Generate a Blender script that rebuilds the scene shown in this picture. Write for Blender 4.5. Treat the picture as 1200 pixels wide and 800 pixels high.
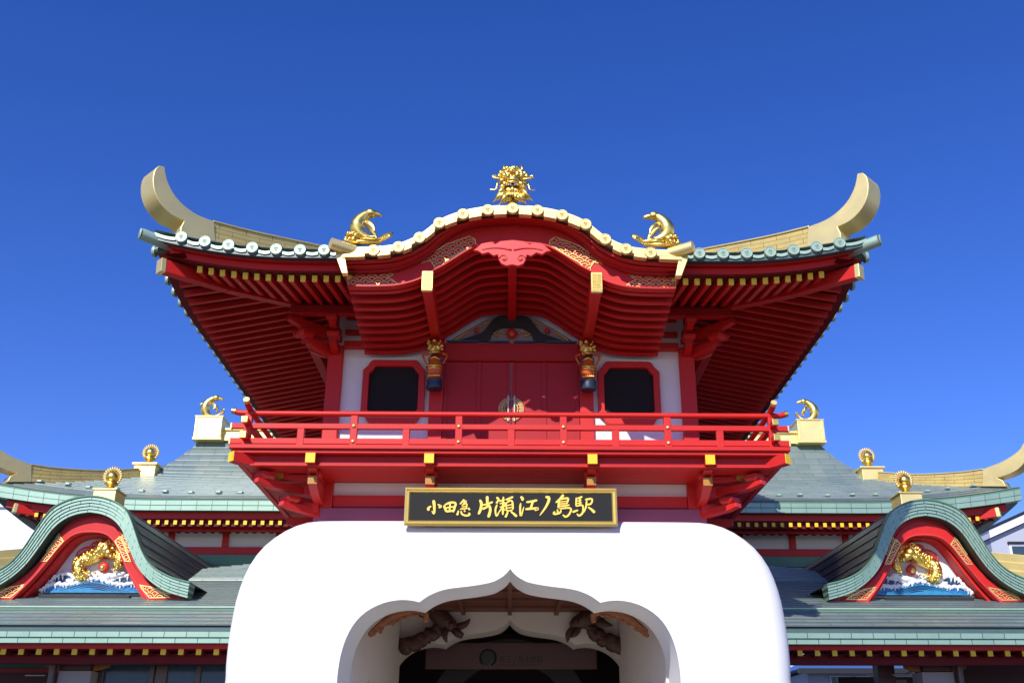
import bpy, bmesh, math, random
from mathutils import Vector, Matrix, Quaternion, noise
random.seed(7)
R = math.radians
for o in list(bpy.data.objects): bpy.data.objects.remove(o)
SC = bpy.context.scene
COL = SC.collection

# ------------------------------------------------------------------ camera, sky, sun, exposure
EYE, PITCH, U0 = 1.6, R(22.4), 598.0
cam = bpy.data.cameras.new('camera'); cam.lens = 36.0; cam.sensor_width = 36.0
YAW = R(1.05); cam.shift_x = (599 - U0) / 1200 - .0006 - math.sin(YAW) * math.cos(PITCH); cam.clip_start = .1; cam.clip_end = 5000
co = bpy.data.objects.new('camera', cam); COL.objects.link(co)
co.location = (0, 0, EYE); co.rotation_euler = (R(90) + PITCH, 0, -YAW); SC.camera = co

LIGHT = Vector((.37, 1, -.775)).normalized()          # the way the sunlight travels
w = bpy.data.worlds.new('World'); SC.world = w; w.use_nodes = True
nt = w.node_tree; nt.nodes.clear()
sky = nt.nodes.new('ShaderNodeTexSky'); sky.sky_type = 'NISHITA'; sky.sun_disc = False
sky.sun_elevation = math.asin(-LIGHT.z); sky.sun_rotation = math.atan2(-LIGHT.x, -LIGHT.y)
sky.altitude = 0; sky.air_density = .9; sky.dust_density = .0; sky.ozone_density = 4.5
gam = nt.nodes.new('ShaderNodeGamma'); gam.inputs[1].default_value = 1.0
hs = nt.nodes.new('ShaderNodeHueSaturation'); hs.inputs['Hue'].default_value = .515; hs.inputs['Saturation'].default_value = 1.25; hs.inputs['Value'].default_value = 1.0
bg = nt.nodes.new('ShaderNodeBackground'); bg.inputs[1].default_value = .13
wo = nt.nodes.new('ShaderNodeOutputWorld')
nt.links.new(sky.outputs[0], gam.inputs[0]); nt.links.new(gam.outputs[0], hs.inputs['Color'])
tint = nt.nodes.new('ShaderNodeMix'); tint.data_type = 'RGBA'; tint.blend_type = 'MULTIPLY'; tint.inputs[0].default_value = 1
tint.inputs[7].default_value = (1.2, 1.05, 1.28, 1)
nt.links.new(hs.outputs[0], tint.inputs[6]); nt.links.new(tint.outputs[2], bg.inputs[0]); nt.links.new(bg.outputs[0], wo.inputs[0])

sl = bpy.data.lights.new('sun', 'SUN'); sl.energy = 4.6; sl.angle = R(.5); sl.color = (1, .955, .88)
so = bpy.data.objects.new('sun', sl); COL.objects.link(so)
so.rotation_euler = LIGHT.to_track_quat('-Z', 'Y').to_euler(); so.location = (-12, -40, 40)
VS = SC.view_settings
SC.display_settings.display_device = 'sRGB'
VS.view_transform = 'Standard'; VS.look = 'None'; VS.gamma = 1; VS.use_curve_mapping = False; VS.exposure = .15
SC.cycles.max_bounces = 8; SC.cycles.diffuse_bounces = 5

# ------------------------------------------------------------------ helpers
def P(u, v, Y):
    c, s = math.cos(PITCH), math.sin(PITCH)
    du, dv = (u - U0) / 1200, (400 - v) / 1200
    d = c - dv * s
    return Vector((Y * du / d, Y, EYE + Y * (s + dv * c) / d))

def X_(u, v, Y): return P(u, v, Y).x
def Z_(v, Y): return P(U0, v, Y).z

def spline(pts, n, ends=True):
    """Catmull-Rom through pts, n points evenly spread along its length."""
    p = [Vector(q) for q in pts]
    e = [p[0] * 2 - p[1]] + p + [p[-1] * 2 - p[-2]]
    out = []
    for i in range(1, len(e) - 2):
        a, b, c, d = e[i - 1], e[i], e[i + 1], e[i + 2]
        for k in range(12):
            t = k / 12
            out.append(.5 * ((2 * b) + (c - a) * t + (2 * a - 5 * b + 4 * c - d) * t * t + (3 * b - a - 3 * c + d) * t ** 3))
    out.append(p[-1])
    return resample(out, n)

def resample(p, n):
    L = [0]
    for i in range(1, len(p)): L.append(L[-1] + (p[i] - p[i - 1]).length)
    out, j = [], 0
    for k in range(n):
        s = L[-1] * k / (n - 1)
        while j < len(L) - 2 and L[j + 1] < s: j += 1
        f = 0 if L[j + 1] == L[j] else (s - L[j]) / (L[j + 1] - L[j])
        out.append(p[j].lerp(p[j + 1], min(1, max(0, f))))
    return out

def mirror(pts):
    """full left-right polyline from the half with x >= 0 that starts at x = 0"""
    return [Vector((-q[0], q[1])) for q in reversed(pts[1:])] + [Vector((q[0], q[1])) for q in pts]

class MB:
    def __init__(s): s.v = []; s.f = []; s.uv = {}
    def add(s, vs, fs):
        n = len(s.v); s.v += [tuple(q) for q in vs]; s.f += [tuple(i + n for i in f) for f in fs]; return n
    def box(s, x0, x1, y0, y1, z0, z1):
        s.add([(x0, y0, z0), (x1, y0, z0), (x1, y1, z0), (x0, y1, z0), (x0, y0, z1), (x1, y0, z1), (x1, y1, z1), (x0, y1, z1)],
              [(0, 3, 2, 1), (4, 5, 6, 7), (0, 1, 5, 4), (1, 2, 6, 5), (2, 3, 7, 6), (3, 0, 4, 7)]); return s
    def bar(s, a, b, w, h, up=(0, 0, 1), wb=None, hb=None):
        a, b = Vector(a), Vector(b); d = (b - a).normalized(); up = Vector(up)
        r = d.cross(up).normalized(); u = r.cross(d)
        wb = wb or w; hb = hb or h; vs = []
        for q, ww, hh in ((a, w, h), (b, wb, hb)):
            for i, j in ((-1, -1), (1, -1), (1, 1), (-1, 1)): vs.append(q + r * ww / 2 * i + u * hh / 2 * j)
        s.add(vs, [(0, 1, 2, 3), (7, 6, 5, 4), (0, 4, 5, 1), (1, 5, 6, 2), (2, 6, 7, 3), (3, 7, 4, 0)]); return s
    def prism(s, poly, y0, y1, f=lambda x, z, y: (x, y, z)):
        """outline poly (x, z) extruded along y; f maps (x, z, y) to a point"""
        n = len(poly)
        s.add([f(q[0], q[1], y0) for q in poly] + [f(q[0], q[1], y1) for q in poly],
              [tuple(range(n)), tuple(range(2 * n - 1, n - 1, -1))] + [(i, i + n, (i + 1) % n + n, (i + 1) % n) for i in range(n)]); return s
    def strip(s, top, bot, y0, y1, f=lambda x, z, y: (x, y, z)):
        """band between two polylines of the same length, extruded along y"""
        n = len(top); vs = []
        for y in (y0, y1):
            for pl in (top, bot): vs += [f(q[0], q[1], y) for q in pl]
        T0, B0, T1, B1 = 0, n, 2 * n, 3 * n; fs = []
        for i in range(n - 1):
            fs += [(T0 + i, T0 + i + 1, B0 + i + 1, B0 + i), (T1 + i + 1, T1 + i, B1 + i, B1 + i + 1),
                   (T0 + i + 1, T0 + i, T1 + i, T1 + i + 1), (B0 + i, B0 + i + 1, B1 + i + 1, B1 + i)]
        fs += [(T0, B0, B1, T1), (T0 + n - 1, T1 + n - 1, B1 + n - 1, B0 + n - 1)]
        s.add(vs, fs); return s
    def tube(s, path, r, n=8, cap=True, flat=1.0, up=(0, 1, 0)):
        path = [Vector(q) for q in path]; m = len(path)
        rr = r if isinstance(r, (list, tuple)) else [r] * m
        vs = []; prev = None
        for i, q in enumerate(path):
            d = (path[min(i + 1, m - 1)] - path[max(i - 1, 0)])
            d = d.normalized() if d.length else Vector((0, 0, 1))
            if prev is None:
                u = Vector(up)
                if abs(d.dot(u)) > .95: u = Vector((1, 0, 0)) if abs(d.x) < .9 else Vector((0, 0, 1))
                a = (u - d * u.dot(d)).normalized()
            else: a = (prev - d * prev.dot(d)).normalized()
            prev = a; b = d.cross(a)
            for k in range(n):
                t = 2 * math.pi * k / n
                vs.append(q + (a * math.cos(t) * flat + b * math.sin(t)) * rr[i])
        fs = [(i * n + k, i * n + (k + 1) % n, (i + 1) * n + (k + 1) % n, (i + 1) * n + k) for i in range(m - 1) for k in range(n)]
        if cap: fs += [tuple(range(n - 1, -1, -1)), tuple(range((m - 1) * n, m * n))]
        s.add(vs, fs); return s
    def lathe(s, prof, c=(0, 0, 0), n=16):
        """profile (radius, z) around z"""
        c = Vector(c); vs = []
        for r, z in prof:
            for k in range(n):
                t = 2 * math.pi * k / n; vs.append(c + Vector((r * math.cos(t), r * math.sin(t), z)))
        m = len(prof)
        fs = [(i * n + k, i * n + (k + 1) % n, (i + 1) * n + (k + 1) % n, (i + 1) * n + k) for i in range(m - 1) for k in range(n)]
        fs += [tuple(range(n - 1, -1, -1)), tuple(range((m - 1) * n, m * n))]
        s.add(vs, fs); return s
    def blob(s, c, r, sub=2, rough=0, sc=(1, 1, 1), freq=3):
        bm = bmesh.new(); bmesh.ops.create_icosphere(bm, subdivisions=sub, radius=1)
        c = Vector(c); vs = []
        for q in bm.verts:
            k = 1 + rough * noise.noise(q.co * freq + c * 5)
            vs.append(c + Vector((q.co.x * sc[0], q.co.y * sc[1], q.co.z * sc[2])) * r * k)
        s.add(vs, [[q.index for q in f.verts] for f in bm.faces]); bm.free(); return s
    def grid(s, rows, uvs=None):
        n = len(rows[0]); base = s.add([q for r in rows for q in r], [])
        for i in range(len(rows) - 1):
            for j in range(n - 1):
                a = base + i * n + j; s.f.append((a, a + 1, a + n + 1, a + n))
        if uvs:
            k = base
            for r in uvs:
                for q in r: s.uv[k] = q; k += 1
        return s
    def mesh(s, name, mat, smooth=False, recalc=True):
        me = bpy.data.meshes.new(name); me.from_pydata(s.v, [], s.f)
        bm = bmesh.new(); bm.from_mesh(me)
        if recalc: bmesh.ops.recalc_face_normals(bm, faces=bm.faces)
        if s.uv:
            bm.verts.ensure_lookup_table(); l = bm.loops.layers.uv.new('UVMap')
            for f in bm.faces:
                for lp in f.loops: lp[l].uv = s.uv.get(lp.vert.index, (lp.vert.co.x, lp.vert.co.z))
        bm.to_mesh(me); bm.free(); me.materials.append(mat)
        if smooth:
            me.polygons.foreach_set('use_smooth', [True] * len(me.polygons))
            if smooth != 'all': me.set_sharp_from_angle(angle=R(smooth if smooth is not True else 40))
        me.update(); return me
    def build(s, name, mat, parent=None, smooth=False, bevel=0, loc=None, seg=2):
        return put(name, s.mesh(name, mat, smooth), parent, loc, bevel, seg)

WORLD = {}                                            # where each object's origin stands
def put(name, me, parent=None, loc=None, bevel=0, seg=2):
    o = bpy.data.objects.new(name, me); COL.objects.link(o)
    loc = Vector(loc) if loc is not None else Vector((0, 0, 0))
    WORLD[o] = loc
    if parent is not None: o.parent = parent; o.location = loc - WORLD[parent]
    else: o.location = loc
    if bevel:
        b = o.modifiers.new('bevel', 'BEVEL'); b.width = bevel; b.segments = seg; b.limit_method = 'ANGLE'; b.angle_limit = R(38)
        b.harden_normals = False
    return o
def lab(o, label=None, cat=None, group=None, kind=None):
    if label: o['label'] = label
    if cat: o['category'] = cat
    if group: o['group'] = group
    if kind: o['kind'] = kind
    return o
def thing(name, loc, label, cat, group=None):
    o = bpy.data.objects.new(name, None); COL.objects.link(o); o.location = loc; WORLD[o] = Vector(loc)
    o.empty_display_size = .3
    return lab(o, label, cat, group)
def loc_part(name, mb, mat, root, smooth=False, bevel=0):
    """a part whose mesh is already in its thing's own space"""
    o = bpy.data.objects.new(name, mb.mesh(name, mat, smooth)); COL.objects.link(o); o.parent = root
    if bevel:
        b = o.modifiers.new('bevel', 'BEVEL'); b.width = bevel; b.segments = 2; b.limit_method = 'ANGLE'; b.angle_limit = R(38)
    return o
def copy_tree(o, parent=None):
    c = o.copy(); COL.objects.link(c); c.parent = parent
    for ch in list(o.children): copy_tree(ch, c)
    return c

# ------------------------------------------------------------------ materials
def mat(name, col, rough=.5, metal=0, var=.12, scale=3.0, bump=0, bscale=60, spec=.5, streak=0, coat=0):
    m = bpy.data.materials.new(name); m.use_nodes = True; n = m.node_tree; b = n.nodes['Principled BSDF']
    b.inputs['Roughness'].default_value = rough; b.inputs['Metallic'].default_value = metal
    b.inputs['Specular IOR Level'].default_value = spec; b.inputs['Coat Weight'].default_value = coat
    tc = n.nodes.new('ShaderNodeTexCoord')
    nz = n.nodes.new('ShaderNodeTexNoise'); nz.inputs['Scale'].default_value = scale; nz.inputs['Detail'].default_value = 6
    nz.inputs['Roughness'].default_value = .65
    src = tc.outputs['Object']
    if streak:
        mp = n.nodes.new('ShaderNodeMapping'); mp.inputs['Scale'].default_value = (streak, streak, .35)
        n.links.new(src, mp.inputs[0]); src = mp.outputs[0]
    n.links.new(src, nz.inputs['Vector'])
    mx = n.nodes.new('ShaderNodeMix'); mx.data_type = 'RGBA'
    mx.inputs[6].default_value = (*[max(0, c * (1 - var)) for c in col], 1)
    mx.inputs[7].default_value = (*[min(1, c * (1 + var)) for c in col], 1)
    n.links.new(nz.outputs[0], mx.inputs[0]); n.links.new(mx.outputs[2], b.inputs['Base Color'])
    mr = n.nodes.new('ShaderNodeMapRange'); mr.inputs[3].default_value = rough * .8; mr.inputs[4].default_value = min(1, rough * 1.25)
    n.links.new(nz.outputs[0], mr.inputs[0]); n.links.new(mr.outputs[0], b.inputs['Roughness'])
    if bump:
        n2 = n.nodes.new('ShaderNodeTexNoise'); n2.inputs['Scale'].default_value = bscale; n2.inputs['Detail'].default_value = 4
        n.links.new(tc.outputs['Object'], n2.inputs['Vector'])
        bp = n.nodes.new('ShaderNodeBump'); bp.inputs['Strength'].default_value = bump; bp.inputs['Distance'].default_value = .02
        n.links.new(n2.outputs[0], bp.inputs['Height']); n.links.new(bp.outputs[0], b.inputs['Normal'])
    return m

def brickmat(name, c1, c2, mortar, bw, bh, rough, metal=0, ms=.012, bump=.4, off=.5, var=.25, spec=.5):
    """courses of sheets or tiles in the mesh's own uv, which is in metres"""
    m = bpy.data.materials.new(name); m.use_nodes = True; n = m.node_tree; b = n.nodes['Principled BSDF']
    b.inputs['Metallic'].default_value = metal; b.inputs['Specular IOR Level'].default_value = spec
    uv = n.nodes.new('ShaderNodeUVMap'); uv.uv_map = 'UVMap'
    br = n.nodes.new('ShaderNodeTexBrick'); br.offset = off
    br.inputs['Color1'].default_value = (*c1, 1); br.inputs['Color2'].default_value = (*c2, 1); br.inputs['Mortar'].default_value = (*mortar, 1)
    br.inputs['Scale'].default_value = 1; br.inputs['Mortar Size'].default_value = ms; br.inputs['Mortar Smooth'].default_value = .1
    br.inputs['Brick Width'].default_value = bw; br.inputs['Row Height'].default_value = bh; br.inputs['Bias'].default_value = 0
    n.links.new(uv.outputs[0], br.inputs['Vector'])
    tc = n.nodes.new('ShaderNodeTexCoord')
    nz = n.nodes.new('ShaderNodeTexNoise'); nz.inputs['Scale'].default_value = 1.3; nz.inputs['Detail'].default_value = 7; nz.inputs['Roughness'].default_value = .7
    n.links.new(tc.outputs['Object'], nz.inputs['Vector'])
    mr = n.nodes.new('ShaderNodeMapRange'); mr.inputs[3].default_value = 1 - var; mr.inputs[4].default_value = 1 + var
    n.links.new(nz.outputs[0], mr.inputs[0])
    mx = n.nodes.new('ShaderNodeMix'); mx.data_type = 'RGBA'; mx.blend_type = 'MULTIPLY'; mx.inputs[0].default_value = 1
    n.links.new(br.outputs[0], mx.inputs[6]); n.links.new(mr.outputs[0], mx.inputs[7]); n.links.new(mx.outputs[2], b.inputs['Base Color'])
    m2 = n.nodes.new('ShaderNodeMapRange'); m2.inputs[3].default_value = rough * .75; m2.inputs[4].default_value = rough * 1.3
    n.links.new(nz.outputs[0], m2.inputs[0]); n.links.new(m2.outputs[0], b.inputs['Roughness'])
    bp = n.nodes.new('ShaderNodeBump'); bp.inputs['Strength'].default_value = bump; bp.inputs['Distance'].default_value = .01; bp.invert = True
    n.links.new(br.outputs[1], bp.inputs['Height']); n.links.new(bp.outputs[0], b.inputs['Normal'])
    return m

M = {}
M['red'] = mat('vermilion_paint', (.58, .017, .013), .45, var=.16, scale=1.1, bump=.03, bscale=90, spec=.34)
M['redmatt'] = mat('vermilion_boards', (.44, .013, .015), .5, var=.18, scale=1.5, bump=.05, bscale=40, spec=.3)
M['door'] = mat('vermilion_door', (.40, .012, .015), .5, var=.10, scale=1.5, spec=.3)
M['pink'] = mat('vermilion_carving', (.72, .035, .03), .4, var=.08)
M['mauve'] = mat('sky_tinted_plinth', (.26, .055, .11), .5, var=.1)  # red board in sky-lit shade, that tint painted into the colour
M['white'] = mat('white_plaster', (.80, .79, .77), .75, var=.05, scale=1.6, bump=.05, bscale=60, streak=1.6)
M['panel'] = mat('white_wall_panel', (.78, .76, .74), .7, var=.05, scale=2)
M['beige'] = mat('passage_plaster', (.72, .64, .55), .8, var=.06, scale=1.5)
M['gold'] = mat('satin_gold_sheet', (.94, .74, .30), .46, .74, var=.07, scale=2)
M['filig'] = mat('filigree_gold', (.85, .62, .22), .45, .7, var=.06, scale=5)
M['gild'] = mat('bright_gilding', (.95, .66, .17), .33, 1, var=.12, scale=14)
M['paleg'] = mat('pale_gold_tile', (.76, .60, .26), .5, .72, var=.08, scale=5)
M['gold_tile'] = brickmat('gold_ridge_courses', (.92, .68, .22), (.82, .60, .18), (.30, .19, .06), .62, .115, .47, .7, .008, .5)
M['yellow'] = mat('yellow_end_paint', (.92, .58, .012), .45, var=.05)
M['ochre'] = mat('ochre_end_paint', (.45, .2, .02), .5, var=.1)
M['mint'] = brickmat('mint_copper_band', (.27, .42, .32), (.31, .45, .35), (.07, .13, .10), .46, .155, .44, .42, .008, .5, var=.12)
M['minttile'] = mat('mint_tile', (.37, .50, .39), .46, .35, var=.14, scale=6, bump=.05, bscale=70)
M['verdigris'] = mat('dark_verdigris', (.10, .22, .13), .5, var=.2, scale=3)
M['slate'] = brickmat('grey_copper_sheets', (.205, .275, .25), (.265, .315, .285), (.09, .12, .11), .9, .24, .40, .3, .008, .5, var=.3, spec=.6)
M['slatedark'] = brickmat('dark_copper_sheets', (.10, .13, .135), (.12, .15, .15), (.025, .03, .03), 1.6, .19, .42, .1, .012, .6, var=.2, spec=.35)
M['tilegreen'] = mat('dark_green_tile', (.07, .12, .115), .4, var=.2, scale=4)
M['dark'] = mat('dark_opening', (.014, .010, .009), .6, var=.2, spec=.2)
M['black'] = mat('black_lacquer', (.018, .018, .018), .4, var=.15)
M['navy'] = mat('dark_blue_paint', (.012, .03, .06), .4, var=.2)
M['bluepaint'] = mat('blue_paint', (.03, .10, .22), .45, var=.2)
M['orange'] = mat('orange_lacquer', (.62, .10, .012), .28, var=.25, scale=12)
M['letter'] = mat('yellow_gold_letters', (.95, .66, .10), .4, var=.05)
M['signblack'] = mat('sign_board_black', (.022, .021, .020), .6, var=.15, spec=.15)
M['signgold'] = mat('sign_frame_gold', (.85, .66, .22), .34, .7, var=.05)
M['wood'] = mat('red_brown_boards', (.17, .055, .03), .6, var=.25, scale=1.5, streak=6)
M['brown'] = mat('dark_brown_metal', (.10, .07, .06), .38, .6, var=.12)
M['granite'] = mat('granite', (.34, .28, .25), .6, var=.45, scale=45)
M['carvebrown'] = mat('carved_brown', (.085, .035, .02), .5, var=.35, scale=12)
M['carveorange'] = mat('carved_orange', (.27, .085, .018), .45, var=.6, scale=9)
M['wave'] = mat('wave_blue', (.015, .17, .42), .35, var=.55, scale=5)
M['wavedeep'] = mat('wave_deep_blue', (.008, .05, .14), .4, var=.4, scale=6)
M['wavelight'] = mat('wave_turquoise', (.035, .24, .46), .35, var=.35, scale=7)
M['foam'] = mat('foam_white', (.80, .81, .80), .55, var=.06, scale=8)
M['flame'] = mat('flame_red', (.60, .025, .02), .4, var=.2, scale=8)
M['bouncefloor'] = mat('bounce_floor', (.56, .52, .46), .8, var=.12, scale=1.2)
M['soffitshade'] = mat('shade_darkened_boarding', (.15, .010, .012), .6, var=.2, scale=1.5, spec=.2)  # red darkened to paint in the shade under the eaves
M['groundc'] = mat('plaza_paving', (.085, .083, .08), .85, var=.15, scale=.6, bump=.05, bscale=8)
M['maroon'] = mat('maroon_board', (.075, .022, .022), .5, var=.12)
M['signmaroon'] = mat('sign_beam_maroon', (.13, .055, .055), .5, var=.1)
M['tympanum'] = mat('shaded_white_panel', (.33, .25, .25), .7, var=.08)  # white panel greyed to paint in the deep shade under the gable
M['stone'] = mat('dark_stone', (.12, .11, .10), .7, var=.3, scale=20)
M['bluetile'] = mat('blue_sheet_roof', (.06, .12, .30), .4, var=.12, scale=2)
M['housegrey'] = mat('blue_grey_render', (.42, .44, .52), .8, var=.05, scale=2)
M['housewhite'] = mat('white_siding', (.78, .79, .82), .6, var=.04, scale=2)
M['greenstripe'] = mat('green_board', (.02, .13, .07), .5)
M['redstripe'] = mat('red_board', (.38, .03, .03), .5)
M['steel'] = mat('brushed_steel', (.45, .45, .46), .35, .9, var=.1)
def glassmat():
    m = bpy.data.materials.new('window_glass'); m.use_nodes = True; b = m.node_tree.nodes['Principled BSDF']
    b.inputs['Base Color'].default_value = (.10, .16, .22, 1); b.inputs['Roughness'].default_value = .08
    b.inputs['Transmission Weight'].default_value = .55; b.inputs['IOR'].default_value = 1.3
    return m
M['glass'] = glassmat()

# ------------------------------------------------------------------ ground
g = MB(); n = 24
g.grid([[(-400 + 800 * i / n, -60 + 860 * j / n, 0) for i in range(n + 1)] for j in range(n + 1)])
lab(g.build('ground', M['groundc']), kind='structure')
g = MB(); g.box(-3.1, 3.1, 17.5, 37.9, .0, .012); lab(g.build('path', M['bouncefloor']), kind='structure')  # unseen pale floor strip added to bounce sunlight into the passage

# ================================================================== GATE TOWER
YA = 20.0                                             # white arch face
YW = 21.0                                             # upper wall face
YE = 17.9; XE = 7.03                                  # eave
TW = thing('gate_tower', (0, 24, 0), 'two storey vermilion gate tower with flared eaves standing on a big white arch', 'gate')

# ---- white arch body
outl = [(265, 800), (266, 780), (269, 750), (273, 725), (277, 705), (282, 688), (289, 670), (297, 656), (307, 643), (317, 634), (330, 624.5), (347, 616), (363, 611.5), (385, 610), (440, 609.6), (520, 609.4)]
half = [Vector((-(X_(u, v, YA + .35)), Z_(v, YA + .35))) for u, v in outl]     # x > 0, bottom to top
half = [Vector((half[0].x + .14, 0)), Vector((half[0].x + .08, 1.2))] + half
half = spline([(q.x, q.y) for q in half] + [(0, half[-1].y + .005)], 46)
full = [Vector((-q.x, q.y)) for q in half] + [q for q in reversed(half[:-1])]   # left bottom .. top .. right bottom
def inset(pl, d):
    out = []
    for i, q in enumerate(pl):
        a, b = pl[max(i - 1, 0)], pl[min(i + 1, len(pl) - 1)]
        t = (b - a).normalized(); nrm = Vector((t.y, -t.x))
        r = q + nrm * d
        if i in (0, len(pl) - 1): r.y = 0
        out.append(r)
    return out
op_px = [(598, 666), (595.2, 669.8), (591, 673.8), (586.5, 677), (576, 682), (555, 686), (530.5, 689), (516.5, 692), (503, 697.8), (492, 705.5)]
op_px2 = [(492, 705.5), (481.5, 703.3), (467.5, 703), (450, 706.5), (432.5, 715), (418.5, 727.5), (408, 745), (401, 766), (397.5, 787), (396.5, 800)]
def oppts(Y):
    a = spline([(-X_(u, v, YA), Z_(v, YA)) for u, v in op_px], 20)
    b = spline([(-X_(u, v, YA), Z_(v, YA)) for u, v in op_px2], 22)
    b += [Vector((b[-1].x + .01, 1.5)), Vector((b[-1].x + .01, 0))]
    hf = a + b[1:]                                    # apex .. right bottom
    hf[0].x = 0
    return [Vector((-q.x, q.y)) for q in reversed(hf)] + hf[1:]   # left bottom .. apex .. right bottom
OPEN = oppts(YA)
a = MB(); r = .5; rings = []
for i in range(9):
    t = math.pi / 2 * i / 8
    pl = inset(full, r * (1 - math.sin(t))); rings.append([(q.x, YA + r * (1 - math.cos(t)), q.y) for q in pl])
rings.append([(q.x, 24.0, q.y) for q in full]); rings.append([(q.x, 27.9, q.y) for q in full])
a.grid(rings)
def plate(mb, outer, inner, y):
    vs = [(q[0], y, q[2] if len(q) > 2 else q[1]) for q in outer] + [(q.x, y, q.y) for q in reversed(inner)]
    mb.add(vs, [tuple(range(len(vs)))])
plate(a, rings[0], OPEN, YA); plate(a, rings[-1], [q * 1.03 for q in OPEN], 27.9)
a.grid([[(q.x, YA, q.y) for q in OPEN], [(q.x, 21.5, q.y) for q in OPEN]])
bm_arch = a.build('arch_body', M['white'], TW, smooth=50)
# inside of the front plate and the inner arch wall
a = MB(); inner = [Vector((-3.3, 0)), Vector((-3.3, 5.4)), Vector((3.3, 5.4)), Vector((3.3, 0))]
plate(a, [(q.x, 0, q.y) for q in inner], OPEN, 21.5)
a.build('arch_reveal', M['white'], TW)
a = MB()
def inner_open(k=1.0): return [Vector((q.x * .985, q.y - .02)) for q in OPEN]
IO = inner_open()
plate(a, [(q.x, 0, q.y) for q in [Vector((-3.3, 0)), Vector((-3.3, 5.6)), Vector((3.3, 5.6)), Vector((3.3, 0))]], IO, 27.3)
a.grid([[(q.x, 27.3, q.y) for q in IO], [(q.x, 28.5, q.y) for q in IO]])
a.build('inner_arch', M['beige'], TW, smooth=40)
for s in (-1, 1):
    a = MB(); a.prism([(3.14 * s, 21.5), (2.80 * s, 27.3), (2.96 * s, 27.3), (3.30 * s, 21.5)], 0, 5.26, lambda x, z, y: (x, z, y))
    a.build('passage_wall', M['beige'], TW)
    a = MB()
    pl = [(22.6, .05), (22.6, 2.6), (22.8, 3.05), (23.3, 3.25), (25.3, 3.05), (25.9, 2.8), (26.1, 2.3), (26.1, .05)]
    def nf(x, z, y, s=s): return (s * (3.16 - .36 * (x - 21.2) / 6.1 - y), x, z)
    a.prism(pl, .004, .03, nf); a.build('lit_opening_panel', M['white'], TW)  # white panel paints in the brighter light beyond a side opening
a = MB(); a.box(-3.3, 3.3, 21.2, 27.3, 5.25, 5.33)
for x in (-2.4, -1.2, 0, 1.2, 2.4): a.box(x - .05, x + .05, 21.25, 27.25, 5.16, 5.247)
for y in (22.3, 23.6, 24.9, 26.2): a.box(-2.9, 2.9, y - .04, y + .04, 5.19, 5.243)
a.build('passage_ceiling', M['wood'], TW)
# the dim hall behind the passage
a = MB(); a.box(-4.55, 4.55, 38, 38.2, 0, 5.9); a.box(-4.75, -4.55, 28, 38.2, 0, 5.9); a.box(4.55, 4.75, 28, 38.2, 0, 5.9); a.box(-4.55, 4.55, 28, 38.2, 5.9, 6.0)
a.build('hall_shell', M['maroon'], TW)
a = MB()
ang = [math.pi * i / 24 for i in range(25)]
a.strip([Vector((2.6 * math.cos(t), 2.4 + 2.75 * math.sin(t))) for t in ang], [Vector((2.0 * math.cos(t), 2.4 + 2.05 * math.sin(t))) for t in ang], 32.5, 33)
a.box(-2.6, -2.0, 32.5, 33, 0, 2.4); a.box(2.0, 2.6, 32.5, 33, 0, 2.4)
a.build('stone_ring', M['stone'], TW)

# ---- upper storey walls
wl = MB()
ZF = 7.30
wl.box(-3.85, 3.85, YW + .06, YW + .3, 5.9, 11.2); wl.box(-3.85, -3.6, YW + .3, 28, 5.9, 11.2); wl.box(3.6, 3.85, YW + .3, 28, 5.9, 11.2); wl.box(-3.85, 3.85, 28, 28.2, 5.9, 11.2)
wl.build('wall', M['panel'], TW)
def zz(v, y=YW): return Z_(v, y)
cx, dx = 3.86, 1.63
for s in (-1, 1):
    for y in (YW + .1, 28.05):
        c = MB(); c.box(s * cx - .165, s * cx + .165, y - .17, y + .17, 6.1, zz(407)); c.build('column', M['red'], TW, bevel=.02)
    c = MB(); c.box(s * dx - .15, s * dx + .15, YW - .06, YW + .2, ZF, zz(396)); c.build('column', M['red'], TW, bevel=.015)
# horizontal beams over the wall
for v0, v1, pr in ((410, 402, .1), (394, 388.5, .06), (376, 362, .05)):
    for x0, x1 in ((-3.69, -1.79), (1.79, 3.69)):
        b = MB(); b.box(x0, x1, YW - pr, YW + .058, zz(v0), zz(v1)); b.build('wall_beam', M['red'], TW, bevel=.012)
for s in (-1, 1):
    for v0, v1 in ((410, 402), (394, 388.5), (376, 362)):
        b = MB(); b.box(s * 3.852, s * 3.95, YW + .28, 27.85, zz(v0), zz(v1)); b.build('wall_beam', M['red'], TW)
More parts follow.
